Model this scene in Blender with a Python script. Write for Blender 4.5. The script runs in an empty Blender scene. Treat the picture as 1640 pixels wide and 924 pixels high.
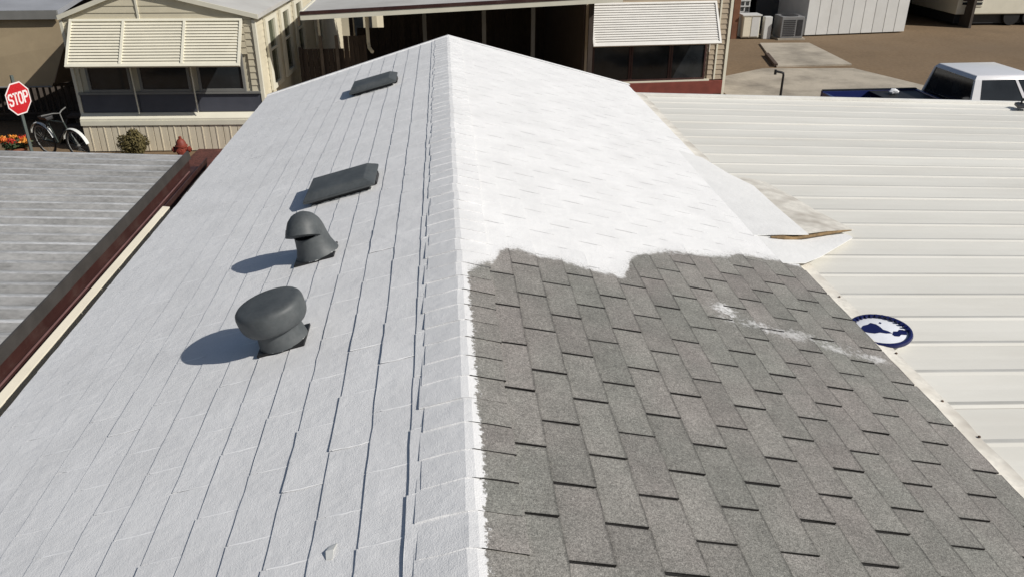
import bpy, bmesh, math, random
from mathutils import Vector, Matrix
R_ = math.radians
random.seed(11)
scene = bpy.context.scene
COL = scene.collection

# ------------------------------------------------------------------ camera, sky, sun, exposure
cam_d = bpy.data.cameras.new('camera'); cam = bpy.data.objects.new('camera', cam_d); COL.objects.link(cam)
CAM = Vector((-0.0275, 0.0, 4.927))
cam.location = CAM
cam.rotation_euler = (R_(90 - 26.2053), 0, R_(-4.5178))
cam_d.sensor_width = 36; cam_d.lens = 1300 / 1640 * 36
cam_d.clip_start = 0.05; cam_d.clip_end = 3000
scene.camera = cam

SUN = Vector((0.697, -0.348, 0.627)).normalized()
world = bpy.data.worlds.new('World'); scene.world = world; world.use_nodes = True
wn = world.node_tree.nodes; wl = world.node_tree.links
sky = wn.new('ShaderNodeTexSky'); sky.sky_type = 'NISHITA'; sky.sun_disc = False
sky.sun_elevation = math.asin(SUN.z); sky.sun_rotation = math.atan2(SUN.x, SUN.y)
sky.air_density = 1.0; sky.dust_density = 1.5; sky.ozone_density = 1.0
wn['Background'].inputs['Strength'].default_value = 0.055
wl.new(sky.outputs['Color'], wn['Background'].inputs['Color'])
sun_d = bpy.data.lights.new('sun', 'SUN'); sun_d.energy = 4.4; sun_d.angle = R_(0.5); sun_d.color = (1.0, 0.96, 0.90)
sun = bpy.data.objects.new('sun', sun_d); COL.objects.link(sun)
sun.rotation_euler = (-SUN).to_track_quat('-Z', 'Y').to_euler(); sun.location = (8, -6, 12)
scene.view_settings.view_transform = 'Standard'; scene.view_settings.look = 'None'
scene.view_settings.exposure = 0.0; scene.view_settings.gamma = 1.0
scene.view_settings.use_curve_mapping = False
scene.render.resolution_x = 1024; scene.render.resolution_y = 576

# ------------------------------------------------------------------ node helpers
class NT:
    def __init__(s, m):
        s.t = m.node_tree; s.n = s.t.nodes; s.l = s.t.links
    def node(s, k, **kw):
        o = s.n.new(k)
        for a, b in kw.items(): setattr(o, a, b)
        return o
    def put(s, sock, v):
        if isinstance(v, (int, float)): sock.default_value = v
        elif isinstance(v, tuple): sock.default_value = v if len(v) != 3 or sock.type != 'RGBA' else (*v, 1)
        else: s.l.new(v, sock)
    def math(s, op, a, b=0.0, c=0.0, clamp=False):
        o = s.node('ShaderNodeMath', operation=op, use_clamp=clamp)
        s.put(o.inputs[0], a); s.put(o.inputs[1], b); s.put(o.inputs[2], c); return o.outputs[0]
    def noise(s, vec, scale, detail=3.0, rough=0.55):
        o = s.node('ShaderNodeTexNoise'); s.put(o.inputs['Scale'], scale); s.put(o.inputs['Detail'], detail); s.put(o.inputs['Roughness'], rough)
        if vec is not None: s.l.new(vec, o.inputs['Vector'])
        return o.outputs['Fac']
    def mapr(s, v, a, b, c=0.0, d=1.0, smooth=False):
        o = s.node('ShaderNodeMapRange', interpolation_type='SMOOTHSTEP' if smooth else 'LINEAR'); o.clamp = True
        s.put(o.inputs[0], v); s.put(o.inputs[1], a); s.put(o.inputs[2], b); s.put(o.inputs[3], c); s.put(o.inputs[4], d); return o.outputs[0]
    def mix(s, f, a, b, mode='MIX'):
        o = s.node('ShaderNodeMix', data_type='RGBA', blend_type=mode)
        s.put(o.inputs[0], f); s.put(o.inputs[6], a); s.put(o.inputs[7], b); return o.outputs[2]

def new_mat(name):
    m = bpy.data.materials.new(name); m.use_nodes = True
    return m, NT(m), m.node_tree.nodes['Principled BSDF']

def mat(name, col, rough=0.6, var=0.12, scale=3.0, fine=0.0, fine_scale=60.0, dirt=None, dirt_amt=0.0, dirt_scale=1.2,
        stretch=(1, 1, 1), metallic=0.0, bump=0.0, bump_scale=40.0, spec=0.4, world_co=False, rnd=0.0, coat=0.0):
    m, t, b = new_mat(name)
    if world_co: vec = t.node('ShaderNodeNewGeometry').outputs['Position']
    else: vec = t.node('ShaderNodeTexCoord').outputs['Object']
    mp = t.node('ShaderNodeMapping'); t.l.new(vec, mp.inputs['Vector']); mp.inputs['Scale'].default_value = stretch
    v = mp.outputs['Vector']
    f = t.mapr(t.noise(v, scale, 5), 0.3, 0.7, 1 - var, 1 + var)
    if fine: f = t.math('MULTIPLY', f, t.mapr(t.noise(v, fine_scale, 2), 0.3, 0.7, 1 - fine, 1 + fine))
    if rnd:
        oi = t.node('ShaderNodeObjectInfo'); f = t.math('MULTIPLY', f, t.mapr(oi.outputs['Random'], 0, 1, 1 - rnd, 1 + rnd))
    cc = t.node('ShaderNodeCombineColor'); [t.l.new(f, cc.inputs[i]) for i in range(3)]
    c = t.mix(1.0, (*col, 1), cc.outputs[0], 'MULTIPLY')
    if dirt:
        d = t.math('MULTIPLY', t.mapr(t.noise(v, dirt_scale, 7, 0.65), 0.45, 0.72), dirt_amt)
        c = t.mix(d, c, (*dirt, 1))
    t.l.new(c, b.inputs['Base Color']); b.inputs['Roughness'].default_value = rough
    b.inputs['Metallic'].default_value = metallic; b.inputs['Specular IOR Level'].default_value = spec
    b.inputs['Coat Weight'].default_value = coat
    if bump:
        bp = t.node('ShaderNodeBump'); bp.inputs['Strength'].default_value = bump; bp.inputs['Distance'].default_value = 0.01
        t.l.new(t.noise(v, bump_scale, 3), bp.inputs['Height']); t.l.new(bp.outputs[0], b.inputs['Normal'])
    return m

# ------------------------------------------------------------------ mesh helpers
class MB:
    def __init__(s): s.v = []; s.f = []; s.mi = []; s.cur = 0
    def add(s, vs, fs, M=None):
        o = len(s.v)
        for p in vs:
            p = Vector(p)
            s.v.append(tuple(M @ p if M else p))
        for f in fs: s.f.append(tuple(o + i for i in f)); s.mi.append(s.cur)
        return s
    def box(s, x0, x1, y0, y1, z0, z1, M=None):
        return s.add([(x0,y0,z0),(x1,y0,z0),(x1,y1,z0),(x0,y1,z0),(x0,y0,z1),(x1,y0,z1),(x1,y1,z1),(x0,y1,z1)],
                     [(0,3,2,1),(4,5,6,7),(0,1,5,4),(1,2,6,5),(2,3,7,6),(3,0,4,7)], M)
    def frustum(s, a, b, z0, z1, M=None):     # a, b: (x0,x1,y0,y1) at z0 and z1
        return s.add([(a[0],a[2],z0),(a[1],a[2],z0),(a[1],a[3],z0),(a[0],a[3],z0),(b[0],b[2],z1),(b[1],b[2],z1),(b[1],b[3],z1),(b[0],b[3],z1)],
                     [(0,3,2,1),(4,5,6,7),(0,1,5,4),(1,2,6,5),(2,3,7,6),(3,0,4,7)], M)
    def prism(s, poly, a, b, axis='x', M=None):   # extrude a 2-D polygon along an axis from a to b
        n = len(poly)
        def P(u, w, t):
            return {'x': (t, u, w), 'y': (u, t, w), 'z': (u, w, t)}[axis]
        vs = [P(u, w, a) for u, w in poly] + [P(u, w, b) for u, w in poly]
        fs = [tuple(range(n))[::-1], tuple(range(n, 2*n))] + [(i, (i+1) % n, n+(i+1) % n, n+i) for i in range(n)]
        return s.add(vs, fs, M)
    def tube(s, pts, r, n=10, cap=True, M=None):
        pts = [Vector(p) for p in pts]; rs = r if isinstance(r, (list, tuple)) else [r]*len(pts)
        vs = []; fs = []; ref = Vector((0, 0, 1)); prev = None
        for i, p in enumerate(pts):
            d = (pts[min(i+1, len(pts)-1)] - pts[max(i-1, 0)]).normalized()
            if prev is None:
                a = d.cross(ref if abs(d.dot(ref)) < .95 else Vector((1, 0, 0))).normalized()
            else:
                a = (prev - d*prev.dot(d)).normalized()
            prev = a; b = d.cross(a)
            for k in range(n):
                t = 2*math.pi*k/n; vs.append(p + (a*math.cos(t) + b*math.sin(t))*rs[i])
        for i in range(len(pts)-1):
            for k in range(n): fs.append((i*n+k, i*n+(k+1) % n, (i+1)*n+(k+1) % n, (i+1)*n+k))
        if cap: fs.append(tuple(range(n))[::-1]); fs.append(tuple((len(pts)-1)*n+k for k in range(n)))
        return s.add(vs, fs, M)
    def lathe(s, prof, n=32, M=None, cap=True):
        vs = []; fs = []
        for r, z in prof:
            for k in range(n): t = 2*math.pi*k/n; vs.append((r*math.cos(t), r*math.sin(t), z))
        for i in range(len(prof)-1):
            for k in range(n): fs.append((i*n+k, i*n+(k+1) % n, (i+1)*n+(k+1) % n, (i+1)*n+k))
        if cap: fs.append(tuple(range(n))[::-1]); fs.append(tuple((len(prof)-1)*n+k for k in range(n)))
        return s.add(vs, fs, M)
    def mesh(s, name, mats, smooth=False, bevel=0.0, angle=40):
        me = bpy.data.meshes.new(name); me.from_pydata(s.v, [], s.f); me.update()
        if not isinstance(mats, (list, tuple)): mats = [mats]
        for m in mats: me.materials.append(m)
        if len(mats) > 1: me.polygons.foreach_set('material_index', s.mi)
        bm = bmesh.new(); bm.from_mesh(me)
        if bevel:
            ed = [e for e in bm.edges if len(e.link_faces) == 2 and e.calc_face_angle(0) > .5]
            bmesh.ops.bevel(bm, geom=ed, offset=bevel, segments=2, affect='EDGES', profile=.6, clamp_overlap=True)
        bmesh.ops.recalc_face_normals(bm, faces=bm.faces); bm.to_mesh(me); bm.free()
        if smooth:
            me.polygons.foreach_set('use_smooth', [True]*len(me.polygons))
            me.set_sharp_from_angle(angle=R_(angle))
        return me
    def build(s, name, mats, parent=None, smooth=False, bevel=0.0, angle=40, **kw):
        o = bpy.data.objects.new(name, s.mesh(name, mats, smooth, bevel, angle)); COL.objects.link(o)
        if parent is not None: o.parent = parent
        return tag(o, **kw)

def tag(o, label=None, cat=None, group=None, kind=None):
    if label: o['label'] = label
    if cat: o['category'] = cat
    if group: o['group'] = group
    if kind: o['kind'] = kind
    return o
def thing(name, loc, label, cat, rz=0.0, group=None):
    o = bpy.data.objects.new(name, None); COL.objects.link(o); o.location = loc; o.rotation_euler = (0, 0, rz); o.empty_display_size = .1
    return tag(o, label, cat, group)
def link(name, me, parent, loc=(0, 0, 0), rot=(0, 0, 0), sc=(1, 1, 1)):
    o = bpy.data.objects.new(name, me); COL.objects.link(o); o.parent = parent
    o.location = loc; o.rotation_euler = rot; o.scale = sc; return o
def copy_tree(o, parent=None):
    c = o.copy(); COL.objects.link(c); c.parent = parent
    for ch in [k for k in bpy.data.objects if k.parent == o]: copy_tree(ch, c)
    return c

# ------------------------------------------------------------------ roof frame
RZ = 3.3333; S = 0.2651; C_ = 1/math.sqrt(1+S*S); N_ = S*C_
WL, WR = 2.168, 2.280          # slope lengths of the two sides
Y0, YR, YEL, YER = -0.8, 10.15, 9.62, 9.98
def far_y(side, d): return YR + (((YEL - YR)*d/WL) if side < 0 else ((YER - YR)*d/WR))
def slope_matrix(side, d, y, h=0.0):
    # local x = down the slope, y = world y, z = normal (left side is mirrored by turning half a turn)
    if side > 0:
        X = Vector((C_, 0, -N_)); Z = Vector((N_, 0, C_))
    else:
        X = Vector((-C_, 0, -N_)); Z = Vector((-N_, 0, C_))
    Y = Z.cross(X)
    o = Vector((0, y, RZ)) + X*d + Z*h
    return Matrix(((X.x, Y.x, Z.x, o.x), (X.y, Y.y, Z.y, o.y), (X.z, Y.z, Z.z, o.z), (0, 0, 0, 1)))

# where the white coating stops on the right-hand slope: (x, y)
PAINT = [(0,3.36),(.06,3.46),(.17,3.63),(.215,3.76),(.3,3.83),(.37,3.79),(.53,3.80),(.72,3.77),(.83,3.765),(.89,3.86),(.97,4.07),(1.05,4.15),(1.36,4.34),(1.6,4.42),(1.83,4.55),(2.2,4.57),(2.6,4.55)]
def paint_y(x):
    for (a, b), (c, d) in zip(PAINT, PAINT[1:]):
        if x <= c: return b + (d-b)*max(0, x-a)/(c-a)
    return PAINT[-1][1]

def roof_material(name, kind):
    m, t, b = new_mat(name)
    pos = t.node('ShaderNodeNewGeometry').outputs['Position']
    sx = t.node('ShaderNodeSeparateXYZ'); t.l.new(pos, sx.inputs[0]); X, Y = sx.outputs[0], sx.outputs[1]
    n1 = t.math('SUBTRACT', t.noise(pos, 7, 6), .5); n2 = t.math('SUBTRACT', t.noise(pos, 42, 5, .65), .5)
    n3 = t.math('SUBTRACT', t.noise(pos, 120, 3, .6), .5)
    fc = t.node('ShaderNodeFloatCurve'); cv = fc.mapping.curves[0]
    pts = PAINT
    while len(cv.points) < len(pts): cv.points.new(.5, .5)
    for p, (a, c) in zip(cv.points, pts): p.location = (a/2.6, (c-3)/2); p.handle_type = 'AUTO_CLAMPED'
    fc.mapping.update(); t.put(fc.inputs['Value'], t.math('DIVIDE', X, 2.6))
    B = t.math('MULTIPLY_ADD', fc.outputs[0], 2.0, 3.0)
    if kind == 'edge': B = t.math('ADD', B, .05)
    e = t.math('ADD', t.math('SUBTRACT', Y, B), t.math('ADD', t.math('MULTIPLY', n1, .14), t.math('MULTIPLY', n2, .10)))
    soft = .22 if kind == 'edge' else .025
    m1 = t.mapr(e, -soft, soft, 0, 1, True)
    if kind != 'edge':
        spl = t.mapr(t.noise(pos, 70, 3, .6), .64, .70); near = t.mapr(t.math('ABSOLUTE', t.math('ADD', e, .05)), .02, .22, 1, 0)
        m1 = t.math('MAXIMUM', m1, t.math('MULTIPLY', t.math('MULTIPLY', spl, near), .8))
        m1 = t.math('MULTIPLY', m1, t.mapr(t.math('SUBTRACT', t.noise(pos, 130, 3, .7), t.math('MULTIPLY', e, 1.6)), .42, .62, 1, .45))
    w = .012 if kind == 'edge' else .040
    e2 = t.math('ADD', t.math('SUBTRACT', w, X), t.math('ADD', t.math('MULTIPLY', n2, .075), t.math('ADD', t.math('MULTIPLY', n1, .03), t.math('MULTIPLY', n3, .02))))
    m2 = t.mapr(e2, -.004, .006, 0, 1, True)
    mask = t.math('MAXIMUM', m1, m2)
    for cx, cy, ax, ay, amt in ((1.36, 3.57, .10, .19, .8), (1.49, 3.50, .14, .09, .65), (1.68, 3.48, .24, .085, .5), (1.92, 3.43, .18, .10, .55), (2.08, 3.38, .12, .07, .6)):
        q = t.math('ADD', t.math('POWER', t.math('DIVIDE', t.math('SUBTRACT', X, cx), ax), 2), t.math('POWER', t.math('DIVIDE', t.math('SUBTRACT', Y, cy), ay), 2))
        q = t.math('ADD', t.math('SUBTRACT', 1.0, q), t.math('ADD', t.math('MULTIPLY', n2, 3.2), t.math('MULTIPLY', n1, 2.2)))
        if kind != 'edge': mask = t.math('MAXIMUM', mask, t.math('MULTIPLY', t.mapr(q, .55, 1.3), amt))
    # bare shingle
    sp = t.mapr(t.noise(pos, 260, 2, .7), .3, .7, .55, 1.45); sp2 = t.mapr(t.noise(pos, 95, 4, .75), .3, .7, .60, 1.40)
    big = t.noise(pos, 2.2, 5); big2 = t.noise(pos, 9, 4)
    if kind == 'edge': base = (.018, .017, .016, 1)
    else:
        oi = t.node('ShaderNodeObjectInfo')
        base = t.mix(t.mapr(big, .38, .62), (.212, .206, .188, 1), (.246, .226, .210, 1))
        base = t.mix(t.mapr(oi.outputs['Random'], 0, 1, 0, .45), base, (.205, .211, .187, 1))
        f = t.math('MULTIPLY', t.math('MULTIPLY', sp, sp2), t.mapr(big2, .3, .7, .86, 1.12))
        f = t.math('MULTIPLY', f, t.mapr(t.math('FRACT', t.math('MULTIPLY', oi.outputs['Random'], 7.31)), 0, 1, .91, 1.10))
        if kind == 'tab':      # granules wear off along the butt and the cut sides of a tab
            oc = t.node('ShaderNodeSeparateXYZ'); t.l.new(t.node('ShaderNodeTexCoord').outputs['Object'], oc.inputs[0])
            wear = t.mapr(t.math('ADD', oc.outputs[0], t.math('MULTIPLY', n2, .012)), -.010, -.002, 1, .58)
            wear = t.math('MULTIPLY', wear, t.mapr(t.math('ADD', oc.outputs[0], t.math('MULTIPLY', n2, .02)), -.143, -.130, .82, 1))
            side_d = t.math('SUBTRACT', TAB/2 - .0075, t.math('ABSOLUTE', t.math('SUBTRACT', oc.outputs[1], TAB/2)))
            wear = t.math('MULTIPLY', wear, t.mapr(t.math('ADD', side_d, t.math('MULTIPLY', n2, .01)), .001, .006, .8, 1))
            f = t.math('MULTIPLY', f, wear)
        cc = t.node('ShaderNodeCombineColor'); [t.l.new(f, cc.inputs[i]) for i in range(3)]
        base = t.mix(1.0, base, cc.outputs[0], 'MULTIPLY')
    # paint: slightly patchy, granules show where the coat is thin
    pf = t.mapr(t.noise(pos, 3.5, 6), .3, .7, .93, 1.04); pf2 = t.mapr(t.noise(pos, 150, 3, .7), .25, .6, .985, 1.085)
    thin = t.mapr(X, -.12, .05, 0, 1)            # the coat on the far side of the ridge was rolled thinner
    if kind == 'edge': pf2 = 1.0
    else: pf2 = t.math('MAXIMUM', pf2, t.math('MULTIPLY', thin, .98))
    ff = t.math('MULTIPLY', pf, pf2)
    cc = t.node('ShaderNodeCombineColor'); [t.l.new(ff, cc.inputs[i]) for i in range(3)]
    white = t.mix(1.0, (.715, .715, .712, 1), cc.outputs[0], 'MULTIPLY')
    t.l.new(t.mix(mask, base, white), b.inputs['Base Color'])
    b.inputs['Roughness'].default_value = .75; b.inputs['Specular IOR Level'].default_value = .25
    bp = t.node('ShaderNodeBump'); bp.inputs['Distance'].default_value = .004
    t.put(bp.inputs['Strength'], t.mapr(mask, 0, 1, .6, .42))
    hgt = t.math('ADD', t.noise(pos, 220, 2), t.math('ADD', t.math('MULTIPLY', t.noise(pos, 28, 4), .9), t.math('MULTIPLY', t.noise(pos, 13, 2), t.mapr(mask, 0, 1, 0, 2.2))))
    t.l.new(hgt, bp.inputs['Height']); t.l.new(bp.outputs[0], b.inputs['Normal'])
    return m
PITCH, TAB = .143, .333
M_SHINGLE = roof_material('shingle_granules', 'top')
M_TAB = roof_material('shingle_tab_granules', 'tab')
M_CUT = roof_material('shingle_cut_edge', 'edge')

M_BEAD = mat('thick_paint_in_joint', (.84, .84, .835), .5, .06, 30, dirt=(.70, .70, .70), dirt_amt=.8, dirt_scale=9, world_co=True)
M_WHITE = mat('white_enamel', (.80, .79, .75), .45, .04, 2, dirt=(.45, .42, .36), dirt_amt=.35, dirt_scale=1.5, bump=.05)
M_PATIO = mat('patio_enamel', (.745, .728, .665), .42, .06, .8, dirt=(.52, .49, .42), dirt_amt=.30, dirt_scale=1.1, stretch=(.5, 2.2, 1), world_co=True, rnd=.05)
M_FLASH = mat('flashing_dirty', (.70, .67, .60), .55, .10, 6, dirt=(.34, .30, .25), dirt_amt=.75, dirt_scale=5, world_co=True, fine=.12, fine_scale=40)
M_GALV = mat('galvanised_steel', (.66, .655, .64), .36, .14, 2.2, fine=.18, fine_scale=22, dirt=(.27, .265, .25), dirt_amt=.8, dirt_scale=1.8, stretch=(.9, 2.2, 1), metallic=.35, world_co=True, rnd=.12)
M_MAROON = mat('maroon_paint', (.050, .020, .017), .5, .2, 3, dirt=(.10, .07, .06), dirt_amt=.5, dirt_scale=4)
M_CREAM = mat('cream_paint', (.78, .72, .58), .5, .06, 2, dirt=(.5, .44, .34), dirt_amt=.3)
M_PLASTIC = mat('weathered_grey_plastic', (.072, .080, .083), .55, .16, 8, dirt=(.11, .115, .115), dirt_amt=.6, dirt_scale=9, fine=.1)
def splashed(name, col, z0):
    m = mat(name, col, .55, .16, 8, dirt=(.11, .115, .115), dirt_amt=.6, dirt_scale=9, fine=.1); t = NT(m); b = t.n['Principled BSDF']
    tc = t.node('ShaderNodeTexCoord').outputs['Object']; sz = t.node('ShaderNodeSeparateXYZ'); t.l.new(tc, sz.inputs[0])
    e = t.math('ADD', sz.outputs[2], t.math('MULTIPLY', t.math('SUBTRACT', t.noise(tc, 24, 5, .7), .5), .07))
    k = t.mapr(e, z0, z0 + .006, 1, 0); old = b.inputs['Base Color'].links[0].from_socket
    t.l.new(t.mix(k, old, (.62, .63, .61, 1)), b.inputs['Base Color']); return m
M_NECK = splashed('neck_plastic', (.072, .080, .083), .001)
M_BLACK = mat('black_plastic', (.014, .014, .015), .5, .15, 6)
M_DARKMETAL = mat('dark_metal', (.03, .03, .032), .5, .2, 8)

# ------------------------------------------------------------------ ground
M_DIRT = mat('dirt', (.178, .121, .068), .95, .16, .7, fine=.14, fine_scale=9, dirt=(.135, .098, .062), dirt_amt=.7, dirt_scale=.35, world_co=True, bump=.4, bump_scale=12)
M_CONC = mat('concrete', (.40, .355, .285), .9, .10, 1.1, fine=.07, fine_scale=22, dirt=(.12, .105, .085), dirt_amt=.75, dirt_scale=.65, world_co=True, bump=.15, bump_scale=30)
M_ASPH = mat('asphalt', (.085, .078, .070), .95, .15, .8, fine=.2, fine_scale=40, dirt=(.13, .115, .095), dirt_amt=.6, dirt_scale=.4, world_co=True, bump=.3, bump_scale=60)
g = MB(); g.add([(-700, -700, 0), (700, -700, 0), (700, 700, 0), (-700, 700, 0)], [(0, 1, 2, 3)])
g.build('ground', M_DIRT, kind='structure')
g = MB(); g.prism([(-20, 11.6), (6.5, 11.6), (6.7, 15.4), (-4.0, 16.15), (-20, 16.4)], .0, .006, 'z'); g.build('street', M_ASPH, kind='structure')
g = MB()
g.prism([(7.3, 13.4), (13.4, 12.6), (14.2, 20.5), (13.2, 21.6), (12.3, 24.2), (9.55, 24.4), (7.35, 22.9)], 0, .03, 'z')
g.build('concrete_slab', M_CONC, kind='structure')
g = MB(); g.prism([(10.05, 24.6), (12.5, 24.75), (12.75, 28.6), (11.0, 28.7)], 0, .05, 'z'); g.build('concrete_pad', M_CONC, kind='structure')
M_BED = mat('red_lava_rock', (.085, .030, .024), .95, .3, 5, fine=.35, fine_scale=30, bump=.8, bump_scale=30, world_co=True)
g = MB(); g.prism([(-5.3, 15.6), (-3.2, 15.45), (-3.2, 16.6), (-3.7, 16.85), (-5.25, 16.98)], 0, .05, 'z'); g.build('gravel_bed', M_BED, kind='structure')

# ------------------------------------------------------------------ the mobile home and its shingles
M_WALLH = mat('home_siding', (.52, .49, .42), .6, .06, 2)
home = thing('mobile_home', (0, 4.6, 0), 'mobile home with shingled gable roof, half painted white and half bare grey', 'mobile home')
def hpart(mb, name, m, parent=None, **kw):
    o = mb.build(name, m, parent or home, **kw)
    if parent is None: o.location = (0, -4.6, 0)
    return o
wb = MB(); wb.prism([(-1.95, .05), (1.98, .05), (1.98, RZ-1.98*S-.06), (0, RZ-.06), (-1.95, RZ-1.95*S-.06)], Y0+.15, 9.45, 'y')
hpart(wb, 'wall', M_WALLH)
SLOPES = {}
for side, W in ((-1, WL), (1, WR)):
    b = MB(); far0, far1 = far_y(side, 0), far_y(side, W)
    T = lambda d, y, h: tuple(slope_matrix(side, d, y, h) @ Vector((0, 0, 0)))
    vs = [T(.0, Y0, 0), T(W-.02, Y0, 0), T(W-.02, far1-.01, 0), T(0, far0-.01, 0), T(.0, Y0, -.03), T(W-.02, Y0, -.03), T(W-.02, far1-.01, -.03), T(0, far0-.01, -.03)]
    b.add(vs, [(0,1,2,3),(7,6,5,4),(0,4,5,1),(1,5,6,2),(2,6,7,3),(3,7,4,0)])
    SLOPES[side] = hpart(b, 'roof_slope', M_CUT)
    de = MB()   # metal drip edge under the eave
    vs = [T(W-.05, Y0, -.034), T(W+.004, Y0, -.034), T(W+.004, Y0, -.095), T(W-.05, Y0, -.095)]
    vs += [T(W-.05, far1-.01, -.034), T(W+.004, far1-.01, -.034), T(W+.004, far1-.01, -.095), T(W-.05, far1-.01, -.095)]
    de.add(vs, [(0,1,2,3),(7,6,5,4),(0,4,5,1),(1,5,6,2),(2,6,7,3),(3,7,4,0)])
    hpart(de, 'drip_edge', M_FLASH if side > 0 else M_WHITE)
    rk = MB()   # rake board at the far gable
    vs = [T(0, far0-.03, -.032), T(W, far1-.03, -.032), T(W, far1-.03, -.14), T(0, far0-.03, -.14), T(0, far0+.0, -.032), T(W, far1+.0, -.032), T(W, far1+.0, -.14), T(0, far0+.0, -.14)]
    rk.add(vs, [(0,1,2,3),(7,6,5,4),(0,4,5,1),(1,5,6,2),(2,6,7,3),(3,7,4,0)])
    hpart(rk, 'rake_board', M_WHITE)
    rt = MB()   # painted rake edging lying over the shingle ends
    vs = [T(-.004, far0-.05, .004), T(W+.01, far1-.05, .004), T(W+.01, far1+.012, .004), T(-.004, far0+.012, .004)]
    vs += [T(-.004, far0-.05, .0135), T(W+.01, far1-.05, .0135), T(W+.01, far1+.012, .0135), T(-.004, far0+.012, .0135)]
    rt.add(vs, [(0,3,2,1),(4,5,6,7),(0,1,5,4),(1,2,6,5),(2,3,7,6),(3,0,4,7)])
    hpart(rt, 'rake_edging', M_SHINGLE)

def tab_geo(rnd, gap=.0115, lap=.004, bead=False):
    """one shingle tab: local x from under the next course to 0 (butt), y 0..TAB, z = normal"""
    w = TAB - gap; n = 4; up = -(PITCH + lap)
    ys = [gap/2 + w*i/n for i in range(n+1)]
    top = []; bot = []
    for i, y in enumerate(ys):
        jx = rnd.uniform(-.0026, .0026); jh = rnd.uniform(-.0008, .0012)
        top.append((jx, y + rnd.uniform(-.0012, .0012), .0076 + jh)); bot.append((jx, y, .0006))
    e0, e1 = rnd.uniform(-.002, .002), rnd.uniform(-.002, .002)
    vs = top + bot + [(up, ys[0] + e0, .0008), (up, ys[-1] + e1, .0008), (up, ys[0] + e0, .0002), (up, ys[-1] + e1, .0002)]
    m = n + 1; a, b2, c, d = 2*m, 2*m+1, 2*m+2, 2*m+3
    fs = [tuple([a] + list(range(m)) + [b2])]; mi = [0]
    for i in range(n): fs.append((i, m+i, m+i+1, i+1)); mi.append(1)
    fs.append((a, c, m, 0)); mi.append(1); fs.append((b2, n, 2*m-1, d)); mi.append(1)
    fs.append((a, b2, d, c)); mi.append(1)
    if bead:            # coating gathered in the joint beside the tab, an uneven low ridge
        k = len(vs); K = 5; x0 = up + rnd.uniform(.0, .03); x1 = -rnd.uniform(.0, .03)
        for q in range(K+1):
            t_ = q/K; x = x0 + (x1-x0)*t_; z = .0010 + .0068*(x-up)/(-up); hw_ = rnd.uniform(.0025, .0060)*(.3 if q in (0, K) else 1); yc = TAB + rnd.uniform(-.002, .002)
            vs += [(x, yc-hw_, z), (x, yc, z + rnd.uniform(.0010, .0022)), (x, yc+hw_, z)]
        for q in range(K):
            for r_ in (0, 1): fs.append((k+q*3+r_, k+q*3+r_+1, k+q*3+r_+4, k+q*3+r_+3)); mi.append(2)
    return vs, fs, mi
def geo_mesh(name, vs, fs, mi, top=None):
    me = bpy.data.meshes.new(name); me.from_pydata(vs, [], fs)
    for m_ in (top or M_SHINGLE, M_CUT, M_BEAD): me.materials.append(m_)
    me.polygons.foreach_set('material_index', mi)
    bm = bmesh.new(); bm.from_mesh(me); bmesh.ops.recalc_face_normals(bm, faces=bm.faces); bm.to_mesh(me); bm.free(); return me
rnd = random.Random(5)
TABSETS = {'bare': [tab_geo(rnd) for _ in range(12)], 'left': [tab_geo(rnd, .004, .03, True) for _ in range(14)], 'coated': [tab_geo(rnd, .006, .03) for _ in range(8)]}
TAB_MESH = {k_: [geo_mesh('shingle', *g_, M_TAB if k_ == 'bare' else M_SHINGLE) for g_ in v_] for k_, v_ in TABSETS.items()}
tabs = []
camR = cam.rotation_euler.to_matrix().inverted() if False else None
CAMF = Vector((math.sin(R_(4.5178))*math.cos(R_(26.2053)), math.cos(R_(4.5178))*math.cos(R_(26.2053)), -math.sin(R_(26.2053))))
CAMRt = Vector((math.cos(R_(4.5178)), -math.sin(R_(4.5178)), 0)); CAMU = CAMRt.cross(CAMF)
def shows(p, nrm):   # how large one tab shows from where the photographer stands
    q = p - CAM; z = q.dot(CAMF)
    if z < .3: return 0
    u = q.dot(CAMRt)/z*1300; v = q.dot(CAMU)/z*1300
    if abs(u) > 850 or abs(v) > 490: return 0
    return -q.normalized().dot(nrm)/q.length_squared
for side, W, first, ph in ((-1, WL, .195, .07), (1, WR, .266, .133 + TAB/2)):
    k = 0; d = first
    while d < W + .12:
        dd = min(d, W + .008); off = ph + (TAB/2 if k % 2 else 0) + rnd.uniform(-.012, .012)
        y = Y0 - TAB + (off % TAB); end = far_y(side, dd)
        while y < end - .02:
            ln = min(TAB, end - y)
            M = slope_matrix(side, dd, y + (TAB if side < 0 else 0), .0006)
            if side < 0: M = slope_matrix(side, dd, y + ln, .0006)
            if y + ln > Y0:
                cpos = M @ Vector((-.07, TAB/2, 0)); nv = (M.to_3x3() @ Vector((0, 0, 1)))
                bonus = 1.0
                if side < 0: st, zs = 'left', max(.30, .92 - .32*dd) * (1 if rnd.random() > .06 else 1.35)
                elif cpos.y > paint_y(cpos.x) + .10: st, zs = 'coated', .26
                else: st, zs = 'bare', 1.0
                tabs.append((shows(cpos, nv)*bonus, side, M, ln/TAB, st, zs))
            y += TAB
        if d >= W: break
        d += PITCH; k += 1
tabs.sort(key=lambda q: -q[0])
INV = {s_: Matrix.Identity(4) for s_ in SLOPES}
rest = {-1: ([], [], []), 1: ([], [], [])}
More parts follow.
